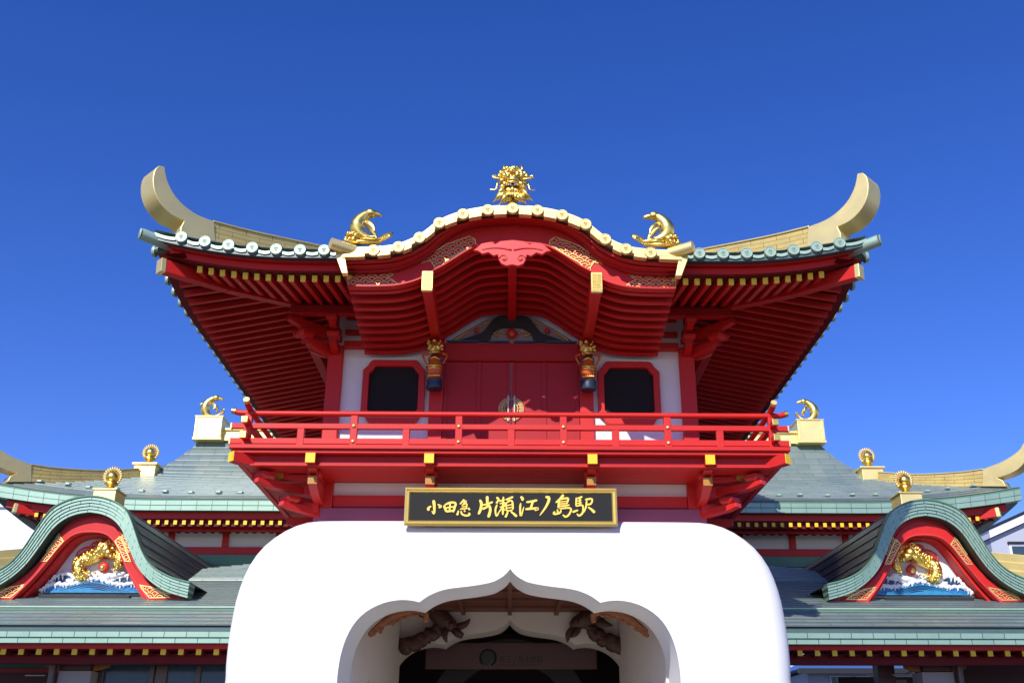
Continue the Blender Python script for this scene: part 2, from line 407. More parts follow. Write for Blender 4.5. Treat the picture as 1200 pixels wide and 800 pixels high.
# door
b = MB(); b.box(-1.475, 1.475, YW - .05, YW + .05, zz(424), zz(403)); b.box(-1.47, 1.47, YW - .085, YW - .052, zz(423.6), zz(421.4)); b.build('door_lintel', M['redmatt'], TW, bevel=.012)
for s in (-1, 1):
    d = MB()
    d.box(min(s * .012, s * 1.47), max(s * .012, s * 1.47), YW + .0, YW + .05, ZF, zz(424.6))
    xs = [.012, .09, .62, .70, .74, .82, 1.38, 1.47]
    for x0, x1 in ((.012, .085), (.66, .76), (1.39, 1.47)):
        d.box(min(s * x0, s * x1), max(s * x0, s * x1), YW - .025, YW - .003, ZF, zz(424.6))
    dr = d.build('door_leaf', M['door'], TW, bevel=.006)
    h = MB(); h.box(min(s * .05, s * .085), max(s * .05, s * .085), YW - .06, YW - .028, zz(494.5), zz(464)); h.build('door_pull', M['minttile'], dr, bevel=.008)
    h = MB(); c0 = Vector((0, YW - .03, zz(479.5))); rr = .285
    for r0, r1 in ((.265, .285), (.19, .20)):
        pts = [c0 + Vector((s * r0 * math.sin(t), 0, r0 * math.cos(t))) for t in [math.pi * i / 20 for i in range(2, 19)]]
        h.tube(pts, .0085, 6)
    for i in range(16):
        t = math.pi * (i + 1.5) / 18; q = c0 + Vector((s * .235 * math.sin(t), 0, .235 * math.cos(t)))
        h.tube([q + Vector((.03 * math.cos(k), 0, .03 * math.sin(k))) for k in [2 * math.pi * j / 8 for j in range(9)]], .006, 5)
    for i in range(7):
        t = math.pi * (i + 1) / 8; q = c0 + Vector((s * .14 * math.sin(t) + s * .02, 0, .16 * math.cos(t)))
        h.tube([q + Vector((s * .035 * math.cos(k) * (1 - k / 9), 0, .035 * math.sin(k))) for k in [j * .8 for j in range(8)]], .007, 5)
    h.build('door_fitting', M['paleg'], dr, smooth=True)
# windows with notched corners
def notched(cx0, cz0, hw, hh, n):
    """rectangle whose corners are cut by a small inward step and curve"""
    pts = []
    for sx, sz in ((1, 1), (1, -1), (-1, -1), (-1, 1)):
        arc = [(hw - n * (1 - math.cos(t)) * 0 - n * math.cos(t) , hh - n * math.sin(t)) for t in [math.pi / 2 * k / 6 for k in range(7)]]
        arc = [(hw - n + n * .0, hh)] + [(hw - n + n * math.sin(t) * .55, hh - n * (1 - math.cos(t)) * .75) for t in [math.pi / 2 * k / 5 for k in range(1, 5)]] + [(hw, hh - n)]
        arc = arc if sx * sz > 0 else arc[::-1]
        pts += [(cx0 + sx * x, cz0 + sz * z) for x, z in arc]
    return pts
for s in (-1, 1):
    u0, u1 = (424, 497)
    xw = abs(X_(460.5, 450, YW)) * s; hw = (X_(497, 450, YW) - X_(424, 450, YW)) / 2
    z1, z0 = zz(423.5), zz(497.5); zc = (z0 + z1) / 2; hh = (z1 - z0) / 2
    o_ = notched(xw, zc, hw, hh, .24); i_ = notched(xw, zc, hw - .14, hh - .15, .17)
    f = MB(); n = len(o_)
    vs = []
    for y in (YW - .07, YW + .03): vs += [(q[0], y, q[1]) for q in o_] + [(q[0], y, q[1]) for q in i_]
    fs = []
    for k in range(n):
        k2 = (k + 1) % n
        fs += [(k, k2, n + k2, n + k), (2 * n + k, 2 * n + k2, k2, k), (3 * n + k, 3 * n + k2, n + k2, n + k)]
    f.add(vs, fs); fr = f.build('window_frame', M['red'], TW, bevel=.012)
    f = MB(); f.prism([(q[0], q[1]) for q in notched(xw, zc, hw - .12, hh - .13, .17)], YW + .031, YW + .055); f.build('pane', M['dark'], fr)
# kaerumata: carved frog-leg strut over the door
kz0, kz1 = zz(402.5), zz(371)
k = MB()
ktop = spline([(0, kz1), (.5, kz1 - .05), (.8, kz1 - .22), (1.1, kz0 + .24), (1.42, kz0 + .02)], 20)
k.strip(mirror(ktop), [Vector((q.x, kz0)) for q in mirror(ktop)], YW - .02, YW + .055); tym = k.build('tympanum', M['tympanum'], TW)
k = MB()
inn = spline([(0, kz0 + .36), (.25, kz0 + .34), (.42, kz0 + .22), (.50, kz0 + .01)], 14)
ot = spline([(0, kz1 - .02), (.36, kz1 - .05), (.62, kz0 + .26), (.80, kz0 + .17), (1.2, kz0 + .02)], 14)
for sgn in (-1, 1):
    k.strip([Vector((q.x * sgn, q.y)) for q in ot], [Vector((q.x * sgn, q.y)) for q in inn], YW - .09, YW - .022)
k.build('frog_leg_strut', M['black'], tym, smooth=40)
k = MB(); k.blob((0, YW - .12, kz0 + .16), .07, 2); k.blob((0, YW - .1, kz0 + .2), .12, 2, .3)
for s in (-1, 1): k.blob((s * .78, YW - .12, kz0 + .27), .06, 2, .3)
k.build('carved_flower', M['flame'], tym, smooth='all')
k = MB()
for s in (-1, 1):
    for j in range(9):
        k.blob((s * (.18 + .03 * j), YW - .06, kz0 + .22 + .06 * math.sin(j * .9)), .028, 1, .4)
        k.blob((s * (.34 + .035 * j), YW - .05, kz1 - .12 - .01 * j), .025, 1, .4)
        k.blob((s * (1.0 + .03 * j), YW - .06, kz0 + .24 - .022 * j), .03, 1, .4)
    k.blob((s * .0, YW - .16, kz0 + .15), .045, 2)
k.build('carved_leaves', M['gild'], tym, smooth='all')
k = MB()
for s in (-1, 1):
    for x0, x1 in ((.52, .05), (.75, 1.45)):
        a_, b_ = sorted((s * x0, s * x1)); k.box(a_, b_, YW - .10, YW - .03, kz0 + .0, kz0 + .035)
k.build('blue_sill', M['bluepaint'], tym, bevel=.01)

# ---- eave: rafters, boards, soffit
def up(x, lim=4.2, span=2.9, h=.40):
    return h * max(0, (abs(x) - lim) / span) ** 2
def upY(y): return .40 * max(0, (20.7 - y) / 2.9) ** 2
RZ0, RSL = 10.405, .20                                # rafter centre line at the tip (y = 18.15) and slope
def rz(d): return RZ0 + RSL * d
cap_me = None
def rafter(a_, b_, wd=.095, ht=.13, capmat='yellow', name='rafter', parent=TW):
    d = (Vector(b_) - Vector(a_)).normalized()
    m = MB(); m.bar(a_, b_, wd, ht); o = m.build(name, M['red'], parent, bevel=.006)
    c = MB(); c.bar(Vector(a_) - d * .012, Vector(a_) + d * .02, wd + .006, ht + .006); c.build('end_cap', M[capmat], o, bevel=.004)
    return o
for s in (-1, 1):
    for i in range(14):
        x = s * (3.20 + i * .2265)
        yb = min(YW - .02, 17.9 + (XE - abs(x)) - .06)
        if yb < 18.6: continue
        rafter((x, 18.2, rz(0) + up(x)), (x, yb, rz(yb - 18.15) + up(x) * max(0, 1 - (yb - 18.15) / 3)))
    for i in range(35):
        y = 18.85 + i * .335
        xb = max(3.95, XE - (y - 17.9) + .06)
        x0 = XE - .32
        rafter((s * x0, y, rz(0) + upY(y)), (s * xb, y, rz(x0 - xb) + upY(y) * max(0, 1 - (x0 - xb) / 3)), capmat='red', name='rafter')
    # hip rafter
    h = MB(); a_ = Vector((s * (XE - .16), YE + .15, rz(0) + .17)); b_ = Vector((s * 3.9, YW - .0, rz(2.9) - .02)); md = a_.lerp(b_, .35) + Vector((0, 0, -.06))
    h.bar(a_, md, .2, .27); h.bar(md, b_, .2, .27); hr = h.build('hip_rafter', M['red'], TW, bevel=.012)
    c = MB(); d = (md - a_).normalized(); c.bar(a_ - d * .03, a_ + d * .07, .215, .285); c.build('end_cap', M['gold'], hr, bevel=.008)
# soffit boards above the rafters
sf = MB()
for s in (-1, 1):
    rows = []
    for j in range(13):
        y = 18.0 + 3.05 * j / 12
        x1 = XE - .1
        rows.append([(s * x, y, rz(y - 18.15) + .085 + up(x) * max(0, 1 - (y - 18.15) / 3)) for x in [3.05 + (x1 - 3.05) * i / 16 for i in range(17)] if True])
    # front triangle limited by the hip line, the side part beyond it
    for j in range(12):
        for i in range(16):
            q = [rows[j][i], rows[j][i + 1], rows[j + 1][i + 1], rows[j + 1][i]]
            if (XE - abs(q[0][0])) >= (q[0][1] - 17.9) - .25: sf.add(q, [(0, 1, 2, 3)])
    rows = []
    for j in range(27):
        y = 18.0 + 13.0 * j / 26
        rows.append([(s * (XE - .1 - d), y, rz(d - .15) + .085 + upY(y) * max(0, 1 - d / 3)) for d in [3.1 * i / 12 for i in range(13)]])
    for j in range(26):
        for i in range(12):
            q = [rows[j][i], rows[j][i + 1], rows[j + 1][i + 1], rows[j + 1][i]]
            d = XE - abs(q[0][0])
            if q[0][1] - 17.9 >= d - .35: sf.add(q, [(0, 1, 2, 3)])
sf.build('soffit', M['soffitshade'], TW)
# fascia boards
def fas(y_in, v0, v1, th, name='fascia'):
    za, zb = Z_(v0, YE + y_in), Z_(v1, YE + y_in)
    for s in (-1, 1):
        m = MB(); xs = [3.25 + (XE - y_in - 3.25) * i / 14 for i in range(15)]
        m.strip([Vector((s * x, za + up(x))) for x in xs], [Vector((s * x, zb + up(x))) for x in xs], YE + y_in, YE + y_in + th)
        m.build(name, M['red'], TW, smooth=40)
        m = MB(); ys = [YE + y_in + th + .002 + (31 - YE) * i / 20 for i in range(21)]
        m.strip([Vector((y, za + upY(y))) for y in ys], [Vector((y, zb + upY(y))) for y in ys], 0, th, lambda x, z, y, s=s: (s * (XE - y_in - y), x, z))
        m.build(name, M['red'], TW, smooth=40)
fas(.15, 300, 309.5, .12); fas(.27, 309.8, 319.5, .14)

# purlins and brackets under the upper eave
pz0, pz1 = Z_(371, 20.2), Z_(361, 20.2)
for s in (-1, 1):
    m = MB(); m.box(min(s * 3.0, s * 4.75), max(s * 3.0, s * 4.75), 20.1, 20.3, pz0, pz1); m.build('purlin', M['redmatt'], TW, bevel=.012)
    m = MB(); m.box(s * 4.62 - .1, s * 4.62 + .1, 20.32, 29.2, pz0 - .02, pz1 - .02); m.build('purlin', M['red'], TW, bevel=.012)
def arm(L, zt, h, wd, curve=.6):
    """bracket arm profile in (reach, z): reach 0 at the wall"""
    pts = [(0, zt), (L, zt), (L, zt - h * .45)]
    pts += [(L - L * curve * (t / 6), zt - h * .45 - h * .55 * math.sin(math.pi / 2 * t / 6)) for t in range(1, 7)]
    pts += [(0, zt - h)]
    return pts
def put_arm(prof, base, d, wd, name, m='red', parent=TW, capm=None):
    d = Vector((d[0], d[1], 0)).normalized(); n_ = Vector((-d.y, d.x, 0)); base = Vector((base[0], base[1], 0))
    f = lambda x, z, y: tuple(base + d * x + n_ * y + Vector((0, 0, z)))
    q = MB(); q.prism(prof, -wd / 2, wd / 2, f); o = q.build(name, M[m], parent, bevel=.01)
    if capm:
        L = max(p[0] for p in prof); zt = max(p[1] for p in prof); zl = min(p[1] for p in prof if p[0] > L - .001)
        q = MB(); q.prism([(L + .001, zl), (L + .012, zl), (L + .012, zt), (L + .001, zt)], -wd / 2 - .002, wd / 2 + .002, f); q.build('end_cap', M[capm], o)
    return o
def block(c, w_, h_, name='bearing_block', parent=TW, d=(0, -1), m='red'):
    d = Vector((d[0], d[1], 0)).normalized(); n_ = Vector((-d.y, d.x, 0)); c = Vector(c)
    q = MB(); vs = []
    for zc, k in ((0, .68), (h_ * .4, 1), (h_, 1)):
        vs += [c + d * w_ / 2 * k * i + n_ * w_ / 2 * k * j + Vector((0, 0, zc)) for i, j in ((-1, -1), (1, -1), (1, 1), (-1, 1))]
    fs = [(3, 2, 1, 0), (8, 9, 10, 11)]
    for l in (0, 4):
        fs += [(l + i, l + (i + 1) % 4, l + 4 + (i + 1) % 4, l + 4 + i) for i in range(4)]
    q.add(vs, fs); return q.build(name, M[m], parent, bevel=.01)
for s in (-1, 1):
    ct = zz(407)
    for d, L in (((0, -1), 1.0), ((s, 0), .95)):
        put_arm(arm(L, pz0, .22, .2, .5), (s * cx, YW + .1), d, .15, 'bracket_arm', capm='redmatt')
        put_arm(arm(L * .62, pz0 - .38, .24, .2, .7), (s * cx, YW + .1), d, .15, 'bracket_arm', capm='redmatt')
        dd = Vector((d[0], d[1], 0))
        block(Vector((s * cx, YW + .1, pz0 - .395)) + dd * L * .55, .27, .13, d=d)
        block(Vector((s * cx, YW + .1, pz0 - .135)) + dd * L * .93, .24, .13, d=d)
    put_arm(arm(1.3, pz0 - .02, .22, .2, .5), (s * cx, YW + .1), (s, -1), .15, 'bracket_arm', capm='redmatt')
    put_arm(arm(.8, pz0 - .40, .24, .2, .7), (s * cx, YW + .1), (s, -1), .15, 'bracket_arm', capm='redmatt')
    block(Vector((s * cx, YW + .1, pz0 - .41)) + Vector((s, -1, 0)).normalized() * .85, .3, .15, d=(s, -1))
    q = MB(); q.bar((s * (cx - .1), YW + .08, pz0 - .22), (s * (cx + .8), YW + .08, pz0 - .22), .16, .12); q.build('tie_beam', M['red'], TW, bevel=.01)

# ---- main hipped roof
YR0, YR1 = YE, 31.2
HD = (YR1 - YR0) / 2
def hroof(k): return 10.90 + .36 * k + .012 * k * k
rf = MB(); NC = 22
def uproof(x, y, k):
    f = max(0, 1 - k / 3.5)
    ex = max(0, (abs(x) + k - 4.2) / 2.9); ey = max(0, (20.7 - (y - k)) / 2.9)
    return .40 * f * min(1.2, (max(ex if y < 24 else 0, 0)) ** 2)
rows = []
ks = [HD * i / NC for i in range(NC + 1)]
def ring(k, lift=0):
    x1, y0, y1 = XE - k, YR0 + k, YR1 - k
    pts = []
    N = 24
    for i in range(N): x = -x1 + 2 * x1 * i / N; pts.append((x, y0, k))
    for i in range(N): y = y0 + (y1 - y0) * i / N; pts.append((x1, y, k))
    for i in range(N): x = x1 - 2 * x1 * i / N; pts.append((x, y1, k))
    for i in range(N + 1): y = y1 - (y1 - y0) * i / N; pts.append((-x1, y, k))
    out = []
    for x, y, k_ in pts:
        u_ = 0
        d1 = XE - abs(x); d2 = y - YR0
        cornerness = max(0, 1 - abs(d1 - d2) / 2.9) if max(d1, d2) < 6 else 0
        if k_ < 3.5: u_ = .40 * cornerness ** 2 * (1 - k_ / 3.5)
        out.append((x, y, hroof(k_) + u_ + lift))
    return out
rf.grid([ring(k) for k in ks])
rg0 = ring(0); rgb = [(q[0] * .985, YR0 + .07 + (q[1] - YR0) * .99, q[2] - .05) for q in rg0]
rf.grid([rg0, rgb])
rf.f = [f for f in rf.f if not all(abs(rf.v[i][0]) < 3.45 and rf.v[i][1] < 20.9 for i in f)]   # the curved gable stands here
MAINROOF = rf.build('roof', M['tilegreen'], TW, smooth=30)
# round eave tiles: a roll up the slope and a pale disc with a whorl
disc = MB()
disc.lathe([(.0, -.05), (.118, -.05), (.118, .0), (.108, .012), (.098, .012), (.094, .002), (.07, .002), (.064, .010), (.05, .010), (.046, .002), (.001, .002)], n=20)
for j in range(3):
    t0 = j * 2.1
    disc.tube([(.045 * (1 - k / 9) * math.cos(t0 + k * .35), .045 * (1 - k / 9) * math.sin(t0 + k * .35), .006) for k in range(8)], .009, 5)
dv_ = [(q[0], -q[2], q[1]) for q in disc.v]; disc.v = dv_
disc_g = disc.mesh('eave_tile_end', M['minttile'], 40)
disc_y = disc.mesh('eave_tile_end', M['paleg'], 40)
def zedge(x): return hroof(0) + .40 * max(0, 1 - (XE - abs(x)) / 2.9) ** 2
DZ = Z_(296.3, YE) - hroof(0)
for s in (-1, 1):
    rolls = MB()
    for i in range(7):
        x = s * (X_(817.5, 298, YE) + i * (X_(983.5, 288, YE) - X_(817.5, 298, YE)) / 6)
        z = zedge(x) + DZ
        put('eave_tile_end', disc_g, TW, (x, YE - .06, z))
        kk = min(3.0, XE - abs(x))
        rolls.tube([(x, YE - .03 + kk * t, z + (hroof(kk * t) - hroof(0)) - .40 * (max(0, 1 - (XE - abs(x)) / 2.9) ** 2) * t * .8) for t in (0, .25, .5, .75, 1)], .1, 10)
    for i in range(26):
        y = 18.45 + .475 * i
        z = hroof(0) + .40 * max(0, 1 - (y - YE) / 2.9) ** 2 + DZ
        o = put('eave_tile_end', disc_g, TW, (s * (XE + .17), y, z - .02)); o.rotation_euler = (0, 0, R(90) * s)
        kk = min(2.5, y - YE)
        rolls.tube([(s * (XE + .15 - kk * t), y, z - .02 + hroof(kk * t) - hroof(0)) for t in (0, .5, 1)], .1, 10)
    rolls.build('tile_rolls', M['tilegreen'], TW, smooth=40)
for s in (-1, 1):
    m = MB(); xs = [3.25 + (XE + .02 - 3.25) * i / 16 for i in range(17)]
    m.strip([Vector((s * x, zedge(x) + DZ - .03)) for x in xs], [Vector((s * x, Z_(304, YE) + up(x))) for x in xs], YE + .0, YE + .3)
    ys = [YE + .3 + (31 - YE - .3) * i / 24 for i in range(25)]
    m.strip([Vector((y, hroof(0) + .40 * max(0, 1 - (y - YE) / 2.9) ** 2 + DZ - .03)) for y in ys], [Vector((y, Z_(304, YE) + upY(y))) for y in ys], 0, .3, lambda x, z, y, s=s: (s * (XE - y), x, z))
    m.build('eave_underlay', M['tilegreen'], TW)
# corner roll and hanging flat tile ends
for s in (-1, 1):
    e = P(169.5 if s < 0 else 1022.5, 278, YE - .1); e.x = s * 7.24
    c = MB(); c.tube([e, e + Vector((-s * .50, .40, -.06))], .118, 18); c.tube([e + Vector((s * .012, -.01, 0)), e + Vector((s * .03, -.02, .0))], [.118, .1], 18)
    c.build('corner_tile', M['minttile'], TW, smooth=40)
ft = MB()
for s in (-1, 1):
    xa = X_(817.5, 298, YE); st = (X_(983.5, 288, YE) - xa) / 6
    for i in range(-1, 7):
        x0, x1 = xa + i * st + .12, xa + (i + 1) * st - .12
        if i == -1: x0 = 3.42
        if i == 6: x1 = x0 + .42
        xs = [x0 + (x1 - x0) * k / 4 for k in range(5)]
        ft = MB(); ft.strip([Vector((s * x, zedge(x) + DZ - .025 - .02 * math.sin(math.pi * k / 4))) for k, x in enumerate(xs)], [Vector((s * x, zedge(x) + DZ - .085 - .025 * math.sin(math.pi * k / 4))) for k, x in enumerate(xs)], YE - .03, YE + .2)
        ft.build('eave_tile_lip', M['minttile'], TW, smooth=40)

# ---- gold hip ridges with upswept horns (in the vertical plane of the hip)
hinner = [(192.5, 199.5), (194, 209), (197, 219), (204, 232), (215, 244), (230, 254.5), (250, 262.5)]
houter = [(192.5, 199.5), (187, 198), (181.5, 202.5), (179, 213), (180.5, 227), (187.5, 242), (200, 255), (213, 261.5)]
hnotch = [(215.5, 262.5), (211.5, 270), (211, 280), (231, 283), (252, 286)]
rtop = [(250, 262.5), (290, 272.5), (330, 281), (375, 290), (410, 297)]
rbot = [(252, 287), (290, 296), (330, 302), (375, 308), (410, 313)]
def hipk(u, v, Xc, Yc, yoff=0):
    """pixel on the left hip plane -> (k, z), k metres in along each axis"""
    c, s_ = math.cos(PITCH), math.sin(PITCH); dv = (400 - v) / 1200
    den = c - dv * s_; rr = (u - U0) / 1200 / den
    k = (Xc + Yc * rr) / (1 - rr)
    return k, EYE + (Yc + k) * (s_ + dv * c) / den
def hip_plane(Xc, Yc, side, T):
    ex = T / 2 * .7071
    def f(k, z, t):       # t across the plate, -1 inner face .. 1 outer face
        return (side * -1 * (-(Xc) + k) * 1 if False else side * (Xc - k + t * ex), Yc + k + t * ex, z)
    return f
def horn(Xc, Yc, side, T, pxi, pxo, pxn, pxt, pxb, parent, conv=None):
    conv = conv or (lambda u, v: Vector(hipk(u, v, Xc - T / 2 * .7071, Yc - T / 2 * .7071)))
    f = hip_plane(Xc, Yc, side, T)
    ii = spline([conv(*q) for q in pxi], 16); oo = spline([conv(*q) for q in pxo], 16)
    nn = [conv(*q) for q in pxn]
    poly = ii[::-1] + oo[1:] + nn
    poly = [(q.x, q.y) for q in poly]
    m = MB(); m.prism(poly, -1, 1, f); h = m.build('roof_horn', M['gold'], parent, smooth=35, bevel=.012)
    tt = spline([conv(*q) for q in pxt], 12); bb = spline([conv(*q) for q in pxb], 12)
    # overlapping courses of gold sheets, each face stepped
    m = MB()
    for lev in range(4):
        a_, b_ = lev / 4, (lev + 1) / 4
        w0 = .92 - .04 * (3 - lev) * 0 - lev * -.02
        top = [bb[i].lerp(tt[i], b_) for i in range(12)]; bot = [bb[i].lerp(tt[i], a_) for i in range(12)]
        wv = .80 + .05 * (3 - lev)
        n0 = len(m.v)
        m.strip(top, bot, -wv, wv, f)
        for i, pl in enumerate((top, bot, top, bot)):
            for j in range(12): m.uv[n0 + i * 12 + j] = (pl[j].x * 1.414, (lev + (1 if i % 2 == 0 else 0)) * .115)
    m.build('hip_ridge', M['gold_tile'], parent)
    m = MB(); m.strip([q + Vector((0, .035)) for q in tt], [q + Vector((0, .002)) for q in tt], -.92, .92, f); m.build('ridge_cap', M['gold'], parent, bevel=.008)
for s in (-1, 1): horn(XE, YE, s, .52, hinner, houter, hnotch, rtop, rbot, TW)

# filigree: rows of fish-scale arcs cut out of gold sheet, kept inside an outline
def inside(p, poly):
    x, y = p; c = False; n = len(poly)
    for i in range(n):
        x1, y1 = poly[i][0], poly[i][1]; x2, y2 = poly[(i + 1) % n][0], poly[(i + 1) % n][1]
        if (y1 > y) != (y2 > y) and x < (x2 - x1) * (y - y1) / (y2 - y1) + x1: c = not c
    return c
def filigree(poly, y, cell, parent, name, m='paleg', wd=.012, dep=.012, edge=True, f=lambda x, z, y: (x, y, z)):
    q = MB(); xs = [p[0] for p in poly]; zs = [p[1] for p in poly]
    j = 0; z = min(zs)
    while z < max(zs) + cell:
        x = min(xs) - cell + (cell / 2 if j % 2 else 0)
        while x < max(xs) + cell:
            for rr in (1.0, .55):
                seg = []
                for k in range(13):
                    t = math.pi * (k / 12); a_ = Vector((x + cell / 2 * rr * math.cos(t), z + cell / 2 * rr * math.sin(t) * .9))
                    hid = any(((a_.x - x - ox) / (cell / 2)) ** 2 + ((a_.y - z + oz) / (cell * .45)) ** 2 < .93 and a_.y > z - oz for ox, oz in ((-cell / 2, cell * .32), (cell / 2, cell * .32), (0, cell * .64)))
                    if inside(a_, poly) and not hid: seg.append(a_)
                    else:
                        if len(seg) > 2: _arc(q, seg, wd, y, dep, f)
                        seg = []
                if len(seg) > 2: _arc(q, seg, wd, y, dep, f)
            x += cell
        z += cell * .32; j += 1
    if edge:
        n = len(poly)
        cl = [Vector(p) for p in poly] + [Vector(poly[0])]
        _arc(q, cl, wd * 1.5, y - .002, dep, f)
    return q.build(name, M[m], parent)
def _arc(q, seg, wd, y, dep, f):
    top, bot = [], []
    for i, p in enumerate(seg):
        t = seg[min(i + 1, len(seg) - 1)] - seg[max(i - 1, 0)]
        nn = Vector((-t.y, t.x)); nn = nn.normalized() * wd / 2 if nn.length else Vector((0, wd / 2))
        top.append(p + nn); bot.append(p - nn)
    q.strip(top, bot, y, y + dep, f)
# ---- karahafu: the curved gable in the middle of the eave
YK = 17.7
def kz(pl, Y=YK): return [(X_(598 + u, v, Y), Z_(v, Y)) for u, v in pl]
T_px = [(0, 245.6), (29, 247.6), (58, 253), (85, 263.5), (108, 280.5), (133, 292), (162, 296.3), (206, 298)]
M_px = [(0, 261), (29, 262.5), (52, 267), (79, 282), (101, 302), (135, 317), (165, 320.5), (196, 321)]
B_px = [(0, 285), (35, 288), (52, 295), (79, 312), (94, 320), (108, 329), (132, 336), (160, 338), (192, 338)]
NK = 60
YG = YK + .47
Tc = mirror(spline(kz(T_px), NK)); Mc = mirror(spline(kz(M_px, YK + .38), NK)); Bc = mirror(spline(kz(B_px, YG), NK))
def sh(pl, dz, kx=1.0): return [Vector((q.x * kx, q.y + dz)) for q in pl]
m = MB(); m.strip(sh(Tc, .085), sh(Tc, -.035), YK - .02, 20.6); m.build('gable_roof', M['paleg'], TW, smooth=40)
m = MB(); m.strip(sh(Tc, .12), sh(Tc, .087), YK + .02, 20.6); m.build('gable_roof_sheet', M['gold'], TW, smooth=40)
for u, v in [(0, 245.6)] + [(s * a_, b_) for s in (-1, 1) for a_, b_ in [(29, 247.8), (58, 253), (85.5, 263.5), (108.5, 280.8), (133, 292), (162, 296.2)]]:
    put('eave_tile_end', disc_y, TW, (X_(598 + u, v, YK), YK - .06, Z_(v, YK)))
m = MB(); tl = Tc; L = [0]
for i in range(1, len(tl)): L.append(L[-1] + (tl[i] - tl[i - 1]).length)
for i in range(len(tl) - 1):
    pass
tx = [0, 29, 58, 85.5, 108.5, 133, 162, 205]
for s in (-1, 1):
    for i in range(7):
        xa, xb = X_(598 + tx[i] + 5.5, 270, YK), X_(598 + tx[i + 1] - 5.5, 270, YK)
        sg = [q for q in sh(Tc, 0) if xa < q.x * s < xb]
        m = MB(); m.strip(sh(sg, -.055), sh(sg, -.115), YK - .045, YK + .1); m.build('gable_tile_lip', M['paleg'], TW, smooth=40)
for s in (-1, 1):                                     # the corner roll at each end of the gold edge
    e = Vector((s * X_(598 + 206, 293, YK), YK - .12, Z_(293.5, YK)))
    m = MB(); m.tube([e + Vector((s * .08, -.05, .03)), e + Vector((-s * .34, .2, -.0))], .115, 18)
    m.build('corner_tile', M['gold'], TW, smooth=40)
    m = MB(); m.prism([(s * x, z) for x, z in [(X_(598 + 196, 300, YK), Z_(300, YK)), (X_(598 + 207, 300, YK), Z_(300, YK)), (X_(598 + 199, 322, YK), Z_(322, YK)), (X_(598 + 192, 322, YK), Z_(322, YK))]], YK - .02, YK + .14)
    m.build('gable_end_fitting', M['gold'], TW, bevel=.01)
# moulded fascia, bargeboard
def lerpc(a_, b_, t): return [p.lerp(q, t) for p, q in zip(a_, b_)]
T2 = sh(Tc, -.09, .975)
m = MB(); m.strip(lerpc(T2, Mc, 0), lerpc(T2, Mc, .36), YK + .14, YK + .3); m.build('gable_moulding', M['red'], TW, smooth=40)
m = MB()
n_ = 8
for i in range(n_):                                   # a half-round moulding
    t0, t1 = .37 + .36 * i / n_, .37 + .36 * (i + 1) / n_
    m.strip(lerpc(T2, Mc, t0), lerpc(T2, Mc, t1), YK + .30 - .08 * math.sin(math.pi * (i + .5) / n_), YK + .42)
m.build('gable_moulding', M['red'], TW, smooth=60)
m = MB(); m.strip(lerpc(T2, Mc, .73), Mc, YK + .38, YK + .5); m.build('gable_moulding', M['redmatt'], TW, smooth=40)
m = MB(); m.strip(sh(Mc, .05, 1.02), sh(Bc, .035), YG + .02, YG + .14); BB = m.build('bargeboard', M['red'], TW, smooth=40)
m = MB(); m.strip(sh(Bc, .033), Bc, YG - .05, YG + .14); m.build('bargeboard_edge', M['red'], TW, smooth=40)
# curved soffit with ribs running along the curve
fg = lambda x, z, y: (x, y, z - .125 * (y - YG))
m = MB(); m.strip(sh(Bc, .17), sh(Bc, .12), YG + .15, YW - .02, fg); m.build('gable_soffit', M['soffitshade'], TW, smooth=40)
for i in range(9):
    y = YG + .18 + i * .305
    if y > YW - .15: break
    m = MB(); m.strip(sh(Bc, .118), sh(Bc, -.0 if i else .01), y, y + .10, fg); m.build('gable_rib', M['red'], TW, smooth=40)
XBE = Bc[-1].x
for s in (-1, 1):
    m = MB(); m.box(min(s * (XBE - .04), s * XBE), max(s * (XBE - .04), s * XBE), YG + .15, YW - .03, Bc[-1].y + .121, 10.95); m.build('gable_cheek', M['redmatt'], TW)
    za, zb = Z_(342, YG), Z_(321, YG); xg = X_(598 + 99, 331, YG); zc = (za + zb) / 2
    m = MB(); m.bar((s * xg, YG - .03, zc), (s * 1.655, YW - .07, zc), .205, zb - za)
    bo = m.build('gable_beam', M['red'], TW, bevel=.012)
    m = MB(); m.box(s * xg - .11, s * xg + .11, YG - .07, YG + .01, Z_(343, YG), Z_(320, YG)); m.build('end_cap', M['paleg'], bo, bevel=.012)
    filigree([(s * xg + x, z) for x, z in ((-.095, za + .02), (.095, za + .02), (.095, zb - .02), (-.095, zb - .02))], YG - .082, .1, bo, 'gold_fitting', m='gild', wd=.012, dep=.011)
m = MB(); zb_ = Bc[len(Bc) // 2].y - .03; m.bar((0, YG + .15, zb_), (0, YW - .03, zb_ - .125 * (YW - YG)), .18, .22); m.build('gable_ridge_beam', M['red'], TW, bevel=.012)
# pendant
pd = [(0, 284), (14, 285.5), (20, 289), (26, 286.5), (36, 288.5), (42, 294), (46, 296.5), (40, 297.5), (35, 301), (28, 299), (22, 303), (17, 301.5), (16, 307), (13, 312), (7, 314.5), (0, 313)]
ph = [(X_(598 + u, v, YG), Z_(v, YG)) for u, v in pd]
poly = ph + [(-x, z) for x, z in reversed(ph[1:-1])]
m = MB(); m.prism(poly, YG - .11, YG - .02); pn = m.build('gable_pendant', M['pink'], TW, bevel=.012)
m = MB()
for s in (-1, 1):
    m.tube(spline([(s * .02, YG - .115, Z_(296, YG)), (s * .22, YG - .115, Z_(294, YG)), (s * .42, YG - .115, Z_(294, YG)), (s * .6, YG - .115, Z_(296, YG))], 12), [.02 - .001 * i for i in range(12)], 6)
    c_ = Vector((s * .17, YG - .115, Z_(306, YG)))
    m.tube([c_ + Vector((s * .09 * (1 - k / 16) * math.cos(k * .55), 0, .09 * (1 - k / 16) * math.sin(k * .55))) for k in range(14)], .014, 6)
